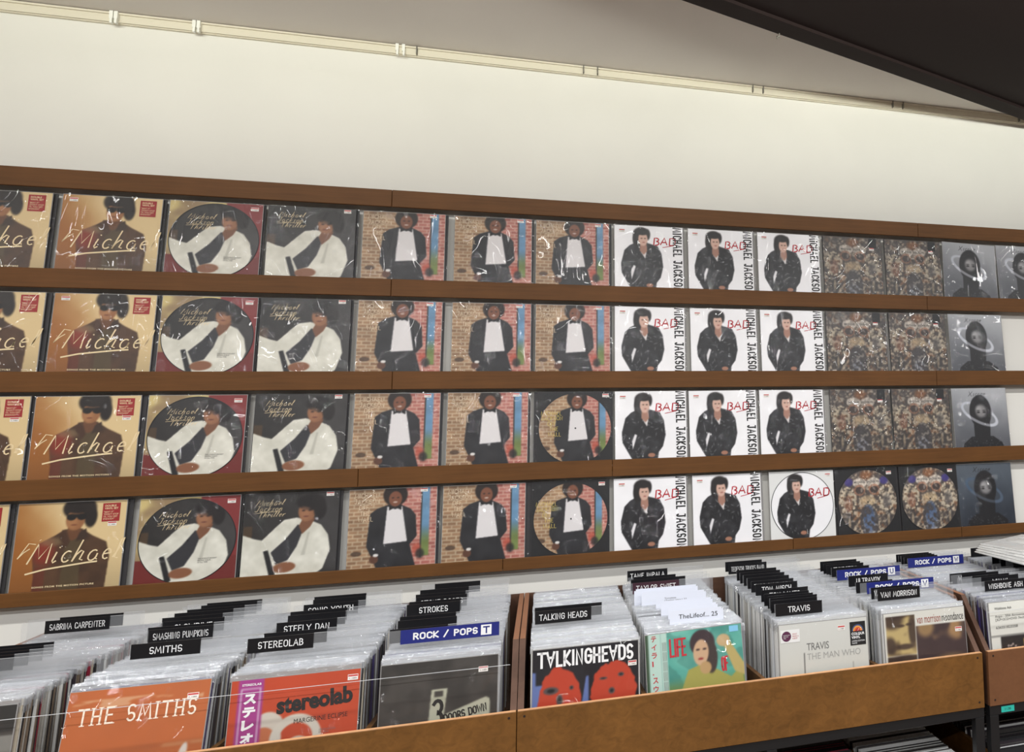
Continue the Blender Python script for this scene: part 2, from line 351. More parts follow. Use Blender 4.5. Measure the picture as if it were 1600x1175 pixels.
def art_bad():
    img = full((250,249,251)); img *= (.975+.05*vnoise(3,3,5))[..., None]
    J = poly([(.1,.28),(.09,.42),(.14,.62),(.22,.7),(.34,.76),(.4,.8),(.48,.74),(.62,.7),(.68,.58),(.7,.38),(.66,.22),(.6,.14),(.58,0),(.26,0),(.2,.1)])
    j = lerp((24,24,27), (52,52,56), ss(vnoise(8,8,12),.35,.8)); img = img*(1-J[..., None])+j*J[..., None]
    img = put(img, poly([(.24,.18),(.3,.38),(.27,.4),(.23,.3)]), (236,234,236))
    for k in range(46):
        x = .12+.55*rng.rand(); y = .03+.66*rng.rand(); L = .012+.018*rng.rand()
        img = put(img, J*ell(x, y, L, .004, .5, rng.rand()*3), (190,188,190), .7)
    img = put(img, poly([(.38,.6),(.42,.66),(.46,.6),(.44,.5)]), (225,220,218))
    img = put(img, poly([(.36,.62),(.37,.76),(.46,.76),(.47,.62),(.42,.56)]), (168,124,106))
    img = put(img, ell(.39,.885,.12,.095,.15), (28,24,24)); img = put(img, ell(.32,.8,.06,.13,.15), (28,24,24)); img = put(img, ell(.48,.87,.035,.08,.3), (28,24,24))
    img = put(img, ell(.41,.8,.068,.105,.08), (212,174,156)); img = put(img, ell(.4,.895,.085,.035,.2), (28,24,24))
    for ex in (.39,.44): img = put(img, ell(ex,.81,.014,.007,.4), (60,40,36))
    img = put(img, ell(.42,.75,.02,.007,.4), (160,84,80)); img = put(img, ell(.5,.1,.05,.03), (170,120,96))
    return img
def art_gold(disc=False):
    """dense baroque ornament, mirror symmetric arches and medallions"""
    n1 = vnoise(26,26,21,3); n2 = vnoise(12,12,22,2)
    img = lerp((54,48,46), (176,156,128), ss(n1, .42, .7)); img = img*(.75+.4*n2)[..., None]
    img = put(img, ss(vnoise(14,14,33,2), .55, .8), (150,84,40), .55); img = put(img, 1-ss(vv, .7, 1.0)*0-ss(.75-vv, 0, .1), (62,58,60), .45)
    for sx in (-1, 1):
        cx = .5+sx*.33
        img = put(img, ell(cx,.55,.13,.2,.1)*ss(n1,.38,.6), (206,190,160), .7); img = put(img, ell(cx,.5,.07,.12,.2), (120,70,52) if sx < 0 else (96,92,90), .6*1.0)*1.0
        img = put(img, ell(cx,.2,.06,.17,.1), (34,32,34), .85); img = put(img, ell(cx,.2,.02,.09,.3), (170,150,120), .8)
        img = put(img, ell(.5+sx*.115,.8,.12,.075,.08), (214,204,190), .9)
        img = put(img, ell(.5+sx*.125,.69,.095,.085,.1), (150,96,70), .8); img = put(img, ell(.5+sx*.125,.685,.07,.055,.1), (38,30,30), .95)
        for a in range(16):
            t = a/16*6.283; img = put(img, ell(cx+.12*math.cos(t), .55+.19*math.sin(t), .014, .014, .3), (228,214,180), .8)
    img = put(img, ell(.5,.92,.1,.07,.4), (150,80,34), .7); img = put(img, ell(.5,.52,.13,.08,.2), (206,178,134), .7)
    img = put(img, ell(.5,.2,.15,.27,.05), (44,42,46), .95); img = put(img, ell(.5,.1,.1,.14,.3)*ss(n1, .4, .6), (150,158,176), .8)
    n3 = vnoise(40,40,77,2); img = img*(.6+.8*n3)[..., None]; img = np.where((n1 > .66)[..., None], img*.5+np.array((200,192,176))*.5, img); img = img*.68+np.array((104,96,90))*.32
    if disc:
        img = np.clip(img*1.15, 0, 255); 
        for sx in (-1, 1): img = put(img, ell(.5+sx*.3,.82,.07,.06,.3), (58,50,130), .8)
        img = put(img, ell(.5,.25,.1,.2,.2)*ss(n1, .4, .6), (70,96,140), .7)
    return img
def art_hood(dark=False):
    img = lerp((88,90,96), (176,178,182), ss(vv*.8+uu*.2+.2*vnoise(3,3,31), .2, 1.1)) if not dark else lerp((44,50,60), (84,92,102), ss(vv+.3*vnoise(3,3,31), .2, 1.1))
    img = put(img, poly([(.12,0),(.16,.12),(.3,.22),(.7,.22),(.85,.12),(.9,0)]), (28,28,31))
    for k in range(70): img = put(img, ell(.12+.76*rng.rand(), .2*rng.rand()**1.3, .006, .005, .5), (190,190,196), .55)
    ringo = ell(.48,.58,.36,.15,.04,-.45); ringi = ell(.48,.585,.31,.11,.05,-.45)
    img = put(img, np.clip(ringo-ringi, 0, 1), (196,200,210) if not dark else (70,92,118), .85)
    img = put(img, ell(.5,.62,.2,.27,.05), (27,27,30)); img = put(img, poly([(.36,.42),(.36,.15),(.64,.15),(.66,.42)]), (30,30,33))
    img = put(img, ell(.51,.63,.1,.105,.35), (132,130,131)); img = put(img, ell(.47,.66,.05,.05,.7), (180,178,178), .6); img = put(img, poly([(.34,.56),(.5,.5),(.68,.56),(.64,.38),(.38,.38)]), (30,30,33))
    for ex in (.46,.57): img = put(img, ell(ex,.61,.028,.014,.5), (36,34,36)); img = put(img, ell(ex,.64,.035,.007,.5), (50,48,50))
    img = put(img, np.clip(ringo-ringi, 0, 1)*(vv < .58), (210,212,220) if not dark else (90,100,115), .6)
    return img
def art_orange():
    img = full((204,106,46)); img *= (.96+.08*vnoise(4,4,41))[..., None]
    img = put(img, ss(vnoise(5,24,42,3), .5, .62)*rect(.02,.96,.86,.925)*1.0, (236,190,150), .7)
    img = put(img, rect(.0,1,.5,.53)*ss(vnoise(4,20,43), .55, .7), (232,170,120), .5)
    img = put(img, ell(.86,.42,.03,.1,.1,-.2)+ell(.8,.36,.02,.08,.1,.5), (244,232,220))
    return img*.87
def art_loops():
    img = full((206,78,44)); img *= (.97+.06*vnoise(3,3,44))[..., None]
    def ring(cx, cy, r, t, col):
        nonlocal img
        img = put(img, np.clip(ell(cx,cy,r,r,.02)-ell(cx,cy,r-t,r-t,.02), 0, 1), col)
    img = put(img, ell(.3,.6,.12,.12,.03), (222,214,200)); img = put(img, ell(.27,.5,.14,.15,.03), (222,214,200)); img = put(img, ell(.27,.47,.105,.13,.03), (206,120,80))
    ring(.52,.48,.2,.07,(226,220,206)); img = put(img, ell(.54,.36,.12,.14,.03), (226,220,206)); img = put(img, ell(.54,.36,.1,.12,.03), (96,40,24))
    ring(.68,.36,.12,.015,(226,220,206))
    img = put(img, rect(.055,.245,0,1), (176,66,146)); img = put(img, np.clip(rect(.075,.225,.1,.93)-rect(.083,.217,.108,.922), 0, 1), (240,230,240))
    return img*.9
def art_slate():
    img = lerp((56,53,50), (74,70,66), ss(vnoise(5,5,51), .3, .7))
    img = put(img, poly([(.4,.3),(.43,.75),(.565,.75),(.54,.51),(.56,.53),(.9,.64),(.935,.62),(.94,.36)]), (194,194,172))
    img = put(img, rect(.455,.53,.685,.735), (66,62,58))
    return img*.92
def art_heads():
    img = full((30,28,34)); n = (vnoise(20,20,61,2)-.5)*.03
    img = put(img, rect(.0,.52,0,.72), (110,130,190)); img = put(img, poly([(0,.8),(.12,.78),(.05,.45),(0,.4)]), (110,130,190)); img = put(img, poly([(.3,.74),(.5,.74),(.46,.5),(.4,.3),(.34,.3)]), (34,34,40))
    def blob(cx, cy, rx, ry):
        d = np.sqrt(((uu-cx)/rx)**2+((vv-cy)/ry)**2)+n*6; return (d < 1).astype(float)
    img = put(img, rect(.03,.48,.68,.82), (34,34,40)); img = put(img, blob(.25,.52,.2,.3), (206,72,46)); img = put(img, blob(.76,.55,.22,.28), (206,72,46))
    for x, y, a, b in ((.17,.62,.07,.035),(.25,.53,.03,.05),(.25,.38,.05,.02),(.36,.63,.02,.02),(.66,.68,.04,.012),(.83,.7,.03,.02),(.74,.56,.03,.03),(.77,.46,.07,.03)):
        img = put(img, ell(x,y,a,b,.15), (96,84,84)); img = put(img, ell(x,y,a*.5,b*.5,.3), (30,28,30))
    return img*.88
def art_teal():
    n = vnoise(6,6,71); img = lerp((70,160,146), (126,204,186), n); q = np.floor(uu*5+vv*3+n*2) % 2; img = img*(1-.12*q)[..., None]
    img = put(img, ss(.56-vv+.1*n, 0, .18), (120,136,62), .75)
    img = put(img, poly([(.3,.34),(.42,.62),(.56,.66),(.7,.6),(.86,.5),(.98,.6),(1,.3)]), (172,166,84)); img = put(img, poly([(.78,.86),(.86,.86),(1,.62),(1,.5),(.9,.55)]), (196,176,110))
    img = put(img, ell(.8,.86,.07,.06), (206,176,130)); img = put(img, ell(.58,.86,.13,.13,.06), (62,46,50)); img = put(img, ell(.66,.72,.07,.16,.1), (66,54,50))
    img = put(img, ell(.56,.77,.08,.125,.06,-.1), (214,176,140)); img = put(img, ell(.6,.62,.06,.06,.1), (196,160,110))
    for ex in (.53,.6): img = put(img, ell(ex,.8,.02,.009,.3), (60,40,40))
    img = put(img, ell(.555,.71,.028,.01,.3), (150,44,44))
    img = put(img, rect(.03,.215,0,1), (196,226,214)); img = put(img, rect(.155,.16,0,1), (120,170,160)); img = put(img, rect(0,.03,0,1), (60,84,60))
    return img*.9
def art_pale():
    img = lerp((214,216,206), (232,232,226), vv); img = put(img, rect(.265,.275,0,.7), (60,58,58)); img = put(img, rect(.82,.826,.3,.56), (90,88,88))
    for x, h in ((.34,.09),(.4,.05),(.6,.06),(.73,.08)): img = put(img, ell(x,.36+h/2,.016,h/2), (50,46,46)); img = put(img, ell(x,.37+h,.009,.012), (50,46,46))
    return put(img, rect(0,1,.3,.37)*(1-rect(.26,.28,0,1)), (196,192,196), .5)*.9
def art_sepia():
    n = vnoise(4,4,81,3); img = full((238,236,226)); R = lerp((74,58,58), (176,138,96), ss(vnoise(3,3,85), .55, .75))
    m = rect(.385,1,0,.84); img = img*(1-m[..., None])+R*m[..., None]
    for (a, b, c, d, sd) in ((.02,.375,.555,.965,3),(.02,.375,.1,.545,4)):
        L = lerp((72,54,44), (206,182,124), ss(vnoise(3,4,90+sd,3), .42, .56)); m = rect(a,b,c,d); img = img*(1-m[..., None])+L*m[..., None]
    for (x, y, a, b, c) in ((.1,.93,.13,.1,0),(.34,.8,.05,.17,0),(.06,.66,.07,.09,0),(.24,.64,.1,.03,0),(.2,.86,.05,.015,0),(.3,.87,.04,.014,0),(.24,.5,.13,.06,0),(.12,.3,.09,.2,0),(.3,.38,.05,.015,0),(.26,.2,.1,.08,0),(.36,.3,.03,.16,0)):
        img = put(img, ell(x,y,a,b,.35)*rect(.02,.375,.1,.965), (66,50,44), .85)
    img = put(img, rect(.02,.375,.548,.556), (225,215,190)); img = put(img, ell(.5,.82,.1,.1,.4)*rect(.385,1,0,.84), (186,150,100), .8); img = put(img, ell(.8,.42,.22,.09,.5), (186,150,100), .7)
    return img*.9
def art_card():
    img = full((228,228,220)); img = put(img, rect(.12,.98,0,.62), (40,36,38)); img = put(img, ell(.42,.42,.12,.16,.02)*rect(.42,1,0,1), (222,186,70)); img = put(img, ell(.42,.42,.03,.04), (30,28,28))
    img = put(img, rect(.62,.98,.2,.6), (128,120,92)); img = put(img, rect(.34,.72,.0,.2), (196,190,170)); img = put(img, rect(.0,.98,.62,.64), (150,150,146))
    for k in range(12): img = put(img, ell(.18+.2*rng.rand(), .3+.25*rng.rand(), .015, .012), (190,170,160))
    return img
def art_grey():
    img = full((128,126,120)); img = put(img, rect(0,1,.8,1), (48,46,44)); img = put(img, rect(0,1,.775,.8), (70,66,62)); return img
def art_inner():
    img = lerp((206,186,124), (150,126,92), ss(vnoise(3,3,95), .4, .7)); img = put(img, rect(.6,1,0,1), (128,44,44)); img = put(img, rect(0,1,0,.3), (110,36,32)); return img

def print_mat():
    if 'printed_card' in _m: return _m['printed_card']
    m = bpy.data.materials.new('printed_card'); m.use_nodes = True; nt = m.node_tree; a = nt.nodes.new('ShaderNodeVertexColor'); a.layer_name = 'Print'
    nt.links.new(a.outputs[0], nt.nodes['Principled BSDF'].inputs['Base Color']); nt.nodes['Principled BSDF'].inputs['Roughness'].default_value = 0.42
    _m['printed_card'] = m; return m
def art_mesh(fn, disc=False, size=.311, **k):
    img = np.clip(fn(**k), 0, 255); img = img.reshape(N, SS, N, SS, 3).mean((1, 3))
    # corner grid: one vertex per cell corner, colour averaged
    pad = np.pad(img, ((1,1),(1,1),(0,0)), 'edge'); vc = (pad[:-1,:-1]+pad[1:,:-1]+pad[:-1,1:]+pad[1:,1:])/4
    # sharpen towards the cell values a little
    g = np.linspace(0, 1, N+1); X, Z = np.meshgrid(g, g)
    co = np.stack([(X-.5)*size, np.zeros_like(X), Z*size], -1).reshape(-1, 3)
    i, j = np.meshgrid(np.arange(N), np.arange(N), indexing='ij')
    if disc:
        r = np.hypot((j+.5)/N-.5, (i+.5)/N-.5); keep = (r < .5)
        i = i[keep]; j = j[keep]
        # snap outer ring of vertices onto the circle
        c = co.copy(); c[:, 2] -= size/2; rr = np.hypot(c[:, 0], c[:, 2]); k2 = np.where(rr > size/2*.985, size/2/np.maximum(rr, 1e-6), 1.0)
        c[:, 0] *= k2; c[:, 2] *= k2; c[:, 2] += size/2; co = c
    a = (i*(N+1)+j).ravel(); fa = np.stack([a, a+1, a+N+2, a+N+1], -1)
    used = np.unique(fa); remap = -np.ones(co.shape[0], int); remap[used] = np.arange(len(used)); fa = remap[fa]; co = co[used]; vcf = vc.reshape(-1, 3)[used]
    me = bpy.data.meshes.new('printed_picture'); me.vertices.add(len(co)); me.vertices.foreach_set('co', co.ravel())
    me.loops.add(fa.size); me.loops.foreach_set('vertex_index', fa.ravel()); me.polygons.add(len(fa)); me.polygons.foreach_set('loop_start', np.arange(len(fa))*4)
    me.update(calc_edges=True)
    at = me.color_attributes.new('Print', 'FLOAT_COLOR', 'POINT'); cc = np.ones((len(co), 4)); cc[:, :3] = lin(vcf); at.data.foreach_set('color', cc.ravel().astype(np.float32))
    me.materials.append(print_mat())
    return me

# ------------------------------------------------------------------ materials
M_wall = mat('wall_paint', (231,229,222), 0.75, noise=(0.02, 3, (1,1,1)))
M_wall2 = mat('side_wall_paint', (112,104,98), 0.8)
M_taupe = mat('ceiling_paint', (226,220,214), 0.85, noise=(0.03, 1.2, (1,1,1)))
M_dark = mat('dark_ceiling_paint', (33,22,21), 0.75, spec=0.25, noise=(0.05, 2, (1,1,1)))
M_floor = mat('floor_vinyl', (112,98,86), 0.5, noise=(0.12, 2, (1,1,1)))
M_trim = mat('cream_enamel', (222,215,196), 0.4)
M_clip = mat('white_clip_plastic', (240,240,232), 0.4)
M_gap = mat('grey_joint_metal', (120,116,106), 0.5)
M_ledge = wood('stained_ledge_wood', (102,66,31), 0.55, 0.2)
M_ledge_in = wood('stained_shelf_wood', (84,58,36), 0.55, 0.2)
M_bin = wood('brown_hardboard', (114,77,37), 0.42, 0.3, True)
M_bin2 = wood('reddish_hardboard', (116,78,52), 0.4, 0.12, True)
M_binin = wood('dark_brown_board', (88,62,48), 0.55, 0.2, True)
M_edge = mat('raw_plywood_edge', (206,156,112), 0.6, noise=(0.15, 30, (1,1,1)))
M_screw = mat('dark_screw_steel', (40,28,22), 0.5)
M_frame = mat('black_painted_steel', (24,24,26), 0.4)
M_white = mat('white_card', (232,232,230), 0.5)
M_black = mat('black_card', (26,26,28), 0.45)
M_tab = mat('black_tab_plastic', (20,20,23), 0.3)
M_tabw = mat('maroon_tab_plastic', (66,40,50), 0.3)
M_blue = mat('blue_tab_plastic', (38,46,120), 0.3)
M_letw = mat('white_ink', (240,240,240), 0.5)
M_letb = mat('black_ink', (28,26,26), 0.5)
M_red = mat('red_ink', (186,38,50), 0.5)
M_cream = mat('cream_ink', (236,214,170), 0.5)
M_yel = mat('pale_yellow_ink', (214,192,96), 0.5)
M_stk = mat('sticker_paper', (236,232,226), 0.5)
M_stkr = mat('sticker_red', (198,62,62), 0.5)
M_redstk = mat('red_sticker_paper', (158,34,36), 0.45)
M_tealstk = mat('teal_sticker', (46,186,170), 0.4)
M_bluestk = mat('pale_blue_sticker', (128,190,222), 0.4)
M_grey = mat('grey_ink', (110,108,106), 0.5)
M_film = film('sleeve_plastic', base=-0.015, rough=0.035, milky=0.004, bump=1.0, bscale=4.5, bdist=0.085, detail=1.0, bstretch=(1.6, 1, .7))
M_clear = film('clear_divider_plastic', base=0.02, rough=0.15, milky=0.10, bump=0.05)
M_acr = film('clear_acrylic', base=-0.02, rough=0.03, milky=0.0, bump=0.02)
M_rim = film('sleeve_rim_plastic', base=0.14, rough=0.13, milk=(236,240,246), milky=0.26, bump=1.2, bscale=34)
M_pile = mat('acrylic_edge', (206,208,210), 0.3)

# ------------------------------------------------------------------ room
LT = 0.0787
def py(z): return LT*(z-1.62)
XL, XR = -5.0, 7.0
struct('floor', boxmesh('floor', [(XL, XR, -7, .6, -.05, 0)], M_floor))
struct('wall_back', prismx('wall_back', [(py(0)+.06-.0,0),(py(2.66)+.06,2.66),(.142,2.67),(.142,3.32),(.4,3.32),(.4,0)], XL, XR, M_wall))
struct('ceiling', boxmesh('ceiling', [(XL, XR, -7, .3, 3.268, 3.32)], M_taupe))
struct('wall_left', boxmesh('wall_left', [(XL-.1, XL, -7, .4, 0, 3.32)], M_wall2))
struct('wall_right', boxmesh('wall_right', [(XR, XR+.1, -7, .4, 0, 3.32)], M_wall2))
struct('wall_front', boxmesh('wall_front', [(XL-.1, XR+.1, -7.1, -7, 0, 3.32)], M_wall2))
# dropped dark ceiling with its thin edge lip
def slab(name, pts, z0, z1, m):
    n = len(pts); v = [(x, y, z0) for x, y in pts]+[(x, y, z1) for x, y in pts]
    f = [tuple(range(n)), tuple(range(2*n-1, n-1, -1))]+[(i, i+n, (i+1) % n+n, (i+1) % n) for i in range(n)]
    me = bpy.data.meshes.new(name); me.from_pydata(v, [], f); me.materials.append(m)
    import bmesh
    bm = bmesh.new(); bm.from_mesh(me); bmesh.ops.recalc_face_normals(bm, faces=bm.faces); bm.to_mesh(me); bm.free(); return me
e0 = Vector((.476, -.674)); e1 = Vector((2.396, -.002)); d = (e1-e0).normalized(); nn = Vector((d.y, -d.x))
pA = e0-d*5.8; pB = e1+d*.42
struct('ceiling_dropped', slab('ceiling_dropped', [tuple(pB), tuple(pA), (XL+.001, pA.y-.1), (XL+.001, -6.99), (XR-.001, -6.99), (XR-.001, pB.y)], 3.215, 3.266, M_dark))
struct('trim_2', slab('trim_2', [tuple(pB), tuple(pA), tuple(pA+nn*.09), tuple(pB+nn*.09)], 3.20, 3.2145, M_dark))

# cream rail along the top of the wall, in lengths with joints and clips
joints = [-4.9, -.544, .157, .22, .965, 1.018, 1.721, 1.78, 2.486, 2.55, 3.3, 4.0, 4.8]
tr = struct('trim_1', boxmesh('trim_1', [(-4.95, 6.9, .128, .1425, 3.226, 3.262)], M_trim))
for a, b in zip(joints[:-1], joints[1:]):
    link('rail_length', boxmesh('rail_length', [(a+.003, b-.003, .118, .129, 3.229, 3.258), (a+.003, b-.003, .110, .129, 3.258, 3.2655)], M_trim), tr)
for x in (-1.63, -1.615, -1.357, -1.342, -.62, -.595):
    link('clip', boxmesh('clip', [(x-.006, x+.006, .102, .119, 3.236, 3.267), (x-.002, x+.006, .098, .112, 3.216, 3.237)], M_clip), tr)
for x in joints[1:10]:
    link('clip', boxmesh('clip', [(x-.0022, x+.0022, .104, .12, 3.232, 3.266)], M_gap), tr)
hook = thing('ceiling_hook', 'tiny bent wire hook hanging from the edge of the dark dropped ceiling', 'hook', (.905, -.53, 3.2))
link('hook_wire', boxmesh('hook_wire', [(-.002,.002,-.002,.002,-.014,0), (-.012,.002,-.002,.002,-.017,-.013), (-.012,-.008,-.002,.002,-.024,-.013)], M_gap), hook)

# light fittings (out of the frame above, they show as glints in the plastic)
for i, (x, y) in enumerate(LIGHT_SPOTS):
    o = thing('ceiling_light', 'slim white tube light fitting, %s, %s from the left' % (('row nearest the wall', 'middle row', 'row farthest from the wall')[i//5], ('first','second','third','fourth','fifth')[i % 5]), 'light', (x, y, 3.14), group='tube lights under the dark ceiling')
    link('housing', boxmesh('housing', [(-.65,.65,-.09,.09,.01,.07)], M_clip), o)

# ------------------------------------------------------------------ ledges
rails = [(2.612,2.540),(2.229,2.158),(1.848,1.775),(1.467,1.396),(1.088,1.041)]
names = ['top ledge', 'second ledge from the top', 'middle ledge', 'fourth ledge from the top', 'lowest and thinnest ledge']
seams = [[-3.05,-.616,1.82,4.3],[-3.05,-.603,1.84,4.3],[-3.05,-.583,1.86,4.3],[-3.05,-.687,.281,2.7,4.3],[-3.05,-.151,1.074,1.929,4.3]]
for (zt, zb), nm, sm in zip(rails, names, seams):
    zm = (zt+zb)/2; y0 = py(zm)
    o = thing('display_ledge', 'brown stained wooden record display rail on the white wall, %s' % nm, 'shelf', (0, y0, zb))
    for a, b in zip(sm[:-1], sm[1:]):
        link('front_board', bevelled('front_board', a+.0008, b-.0008, 0, .014, 0, zt-zb, M_ledge), o)
    link('shelf_board', boxmesh('shelf_board', [(-3.05, 4.3, .0142, .057, (zt-zb)*.3 if zt > 1.2 else .006, (zt-zb)*.3+.018 if zt > 1.2 else .024)], M_ledge_in), o)

# ------------------------------------------------------------------ album covers on the wall
SZ = .315
card_mesh = boxmesh('card', [(-.1575,.1575,0,.004,0,.315)], mat('card_edge_grey', (150,148,146), .5))
card_dark = boxmesh('card', [(-.1575,.1575,0,.004,0,.315)], mat('card_edge_dark', (44,42,44), .5))
def film_mesh(seed, w=.322, h=.319, amp=.0012, n=14):
    r = np.random.RandomState(seed); v = []; f = []
    ph = r.rand(6)*6.28; kx = r.uniform(8, 26, 3); kz = r.uniform(8, 30, 3)
    for i in range(n+1):
        for j in range(n+1):
            x = (j/n-.5)*w; z = i/n*h-.0005
            e = math.sin(j/n*math.pi)*math.sin(i/n*math.pi)
            y = -.0022-amp*.6*e-(amp*e*(.5+.5*math.sin(kx[0]*x+kz[0]*z+ph[0])*math.sin(kx[1]*x-kz[1]*z+ph[1])))
            v.append((x, y, z))
    for i in range(n):
        for j in range(n): a = i*(n+1)+j; f.append((a, a+1, a+n+2, a+n+1))
    me = bpy.data.meshes.new('plastic_sleeve'); me.from_pydata(v, [], f); me.update(); me.materials.append(M_film)
    me.polygons.foreach_set('use_smooth', [True]*len(me.polygons)); return me
films = [film_mesh(s, amp=.0014+.0006*(s % 3)) for s in range(7)]
stk_mesh = boxmesh('price_sticker', [(0,.026,-.0003,0,0,.015)], M_stk)
stk_red = boxmesh('sticker_stripe', [(.001,.025,-.0005,-.0003,.0095,.0135)], M_stkr)
stk_pr = text_mesh('1,180', .018, .0045, M_letb)
redstk = boxmesh('red_sticker', [(0,.052,-.0003,0,0,.064)], M_redstk)
hw = {}
hw['amber'] = strokes_mesh(['Michael'], M_cream, .0046, .066, slant=.30, scale_x=.93, extra=[([(-.002,-.034),(.05,-.021),(.12,-.012),(.17,-.006),(.20,-.004)], .0055), ([(-.028,.02),(-.012,.04),(.004,.052)], .003), ([(-.028,.02),(.0,.07),(.02,.066)], .003)])
hw['white'] = strokes_mesh([('Michael',0.2),('Jackson',0),('Thriller',.5)], M_cream, .0011, .020, slant=.45, scale_x=1.05, leading=1.08, extra=[([(0,-.028),(.04,-.025),(.085,-.023)], .001)])
hw['brick'] = strokes_mesh(['MICHAEL','JACKSON',('OFF',1),('THE',1.2),('WALL',.9)], mat('pale_ink', (226,206,176), .5), .0016, .0165, scale_x=.95, leading=1.38, jitter=.12)
hw['pd_brick'] = strokes_mesh(['MICHAEL','JACKSON',('OFF',1.6),('THE',2),('WALL',1.8)], M_yel, .0016, .0165, scale_x=.95, leading=1.38, jitter=.12)
hw['bad'] = strokes_mesh(['BAD'], M_red, .0058, .034, slant=.12, scale_x=1.25, jitter=.12, extra=[([(.042,-.012),(.08,-.004),(.1,.004)], .003)])
hw['hood'] = strokes_mesh(['Xscape'] if 'x' in G else ['X'], M_letb, .002, .022) if False else strokes_mesh(['Xscape'], M_letb, .0022, .022, slant=.3, scale_x=1.15)
vert = caps('MICHAEL JACKSON', .306, .042, .0060, M_letb, gap=.36)
sub1 = text_mesh('SONGS FROM THE MOTION PICTURE', .175, .006, M_cream, bold=.02, spacing=1.1)
capt = text_mesh("THE WORLD'S BIGGEST\nSELLING ALBUM\nOF ALL TIME", .06, .018, M_grey)
gold_t = text_mesh('MICHAEL  JACKSON', .125, .014, M_grey, bold=.01)
dv = text_mesh('DOUBLE\nVINYL SET', .04, .016, M_cream, bold=.02); dv2 = text_mesh('"BEAT IT"\n"DON\'T STOP\nTIL YOU GET\nENOUGH"', .044, .03, M_cream)
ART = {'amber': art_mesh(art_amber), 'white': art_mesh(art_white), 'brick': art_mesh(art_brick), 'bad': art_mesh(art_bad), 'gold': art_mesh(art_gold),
       'hood': art_mesh(art_hood), 'hood_dark': art_mesh(art_hood, dark=True), 'inner': art_mesh(art_inner),
       'd_white': art_mesh(art_white, True, .300), 'd_brick': art_mesh(art_brick, True, .300), 'd_bad': art_mesh(art_bad, True, .300), 'd_gold': art_mesh(art_gold, True, .300, ) }
ART['d_gold'] = art_mesh(lambda: art_gold(True), True, .300)
def ring_mesh(r0, r1, m, n=64, y=-.0004):
    v = []; f = []
    for i in range(n):
        a = i/n*6.28318; v += [(math.cos(a)*r0, y, math.sin(a)*r0), (math.cos(a)*r1, y, math.sin(a)*r1), (math.cos(a)*r1, 0, math.sin(a)*r1)]
    for i in range(n):
        k = (i+1) % n; f += [(3*i, 3*i+1, 3*k+1, 3*k), (3*i+1, 3*i+2, 3*k+2, 3*k+1)]
    me = bpy.data.meshes.new('disc_rim'); me.from_pydata(v, [], f); me.materials.append(m); return me
rim = ring_mesh(.1485, .151, M_black, y=-.0012)
black_print = boxmesh('backing_card', [(-.1555,.1555,-.0003,0,.002,.313)], M_black); white_print = boxmesh('backing_card', [(-.1555,.1555,-.0003,0,.002,.313)], M_white)

def sticker(parent, x, z):
    s = link('price_sticker', stk_mesh, parent, (x, -.0006, z)); link('sticker_stripe', stk_red, s); link('sticker_print', stk_pr, s, (.004, -.0005, .002))
PX, PZ = -.1555, .002   # lower left corner of the print
def album(kind, label, group, x, y, z, lean, tilt=0.0, filmi=0):
    o = thing('record_sleeve', label, 'record', (x, y, z), (-lean, 0, 0), group)
    o.rotation_euler = (-lean, tilt, 0)
    link('card', card_dark if kind in ('white','pd_brick','gold','pd_gold') else card_mesh, o)
    P = lambda u, v: (PX+u*.311, -.0009, PZ+v*.311)
    if kind.startswith('pd_'):
        k = kind[3:]
        if k == 'white': link('backing_print', ART['inner'], o, (0, -.0003, .002))
        else: link('backing_card', white_print if k == 'bad' else black_print, o)
        dsc = link('picture_disc', ART['d_'+k], o, (0, -.0008, .0075)); link('disc_rim', rim, dsc, (0, 0, .15))
        link('spindle_hole', ring_mesh(0.0, .0035, M_black, 12, -.001), dsc, (0, 0, .15))
    else:
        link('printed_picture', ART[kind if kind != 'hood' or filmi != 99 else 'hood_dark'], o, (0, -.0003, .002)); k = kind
    if k == 'amber':
        link('handwriting', hw['amber'], o, P(.13, .34)); link('small_lettering', sub1, o, P(.2, .075))
        s = link('promo_sticker', redstk, o, P(.775, .765)); link('sticker_lettering', dv, s, (.006, -.0005, .042)); link('sticker_lettering', dv2, s, (.004, -.0005, .006))
        sticker(o, *( (PX+.02, PZ+.285) if z > 1.6 else (PX+.26, PZ+.222)))
    elif k == 'white':
        if kind[0] == 'p': link('handwriting', hw['white'], o, (-.098, -.0016, .243)); link('caption', capt, o, (.035, -.0016, .075)); sticker(o, .115, .285)
        else: link('handwriting', hw['white'], o, P(.1, .86)); sticker(o, .112, .296)
    elif k == 'brick':
        if kind[0] == 'p': link('handwriting', hw['pd_brick'], o, (-.14, -.0016, .215)); sticker(o, .112, .29)
        else: link('handwriting', hw['brick'], o, P(.06, .9)); sticker(o, .096, .296)
    elif k == 'bad':
        if kind[0] == 'p': link('handwriting', hw['bad'], o, (.03, -.0018, .2)); sticker(o, .115, .285)
        else: link('handwriting', hw['bad'], o, P(.56, .72)); link('title_lettering', vert, o, P(.85, 1.0), (0, math.pi/2, 0)); sticker(o, PX+.02, .28)
    elif k == 'gold':
        link('title_lettering', gold_t, o, (-.0625, -.0016, .243)); sticker(o, .09 if kind == 'gold' else .105, .25 if kind == 'gold' else .28)
        if kind == 'gold' : link('black_sticker', boxmesh('black_sticker', [(0,.042,-.0004,0,0,.05)], M_black), o, (.088, -.0006, .262))
    elif k == 'hood':
        link('handwriting', hw['hood'], o, P(.3, .88))
    link('plastic_sleeve', films[filmi % 7], o)
    return o

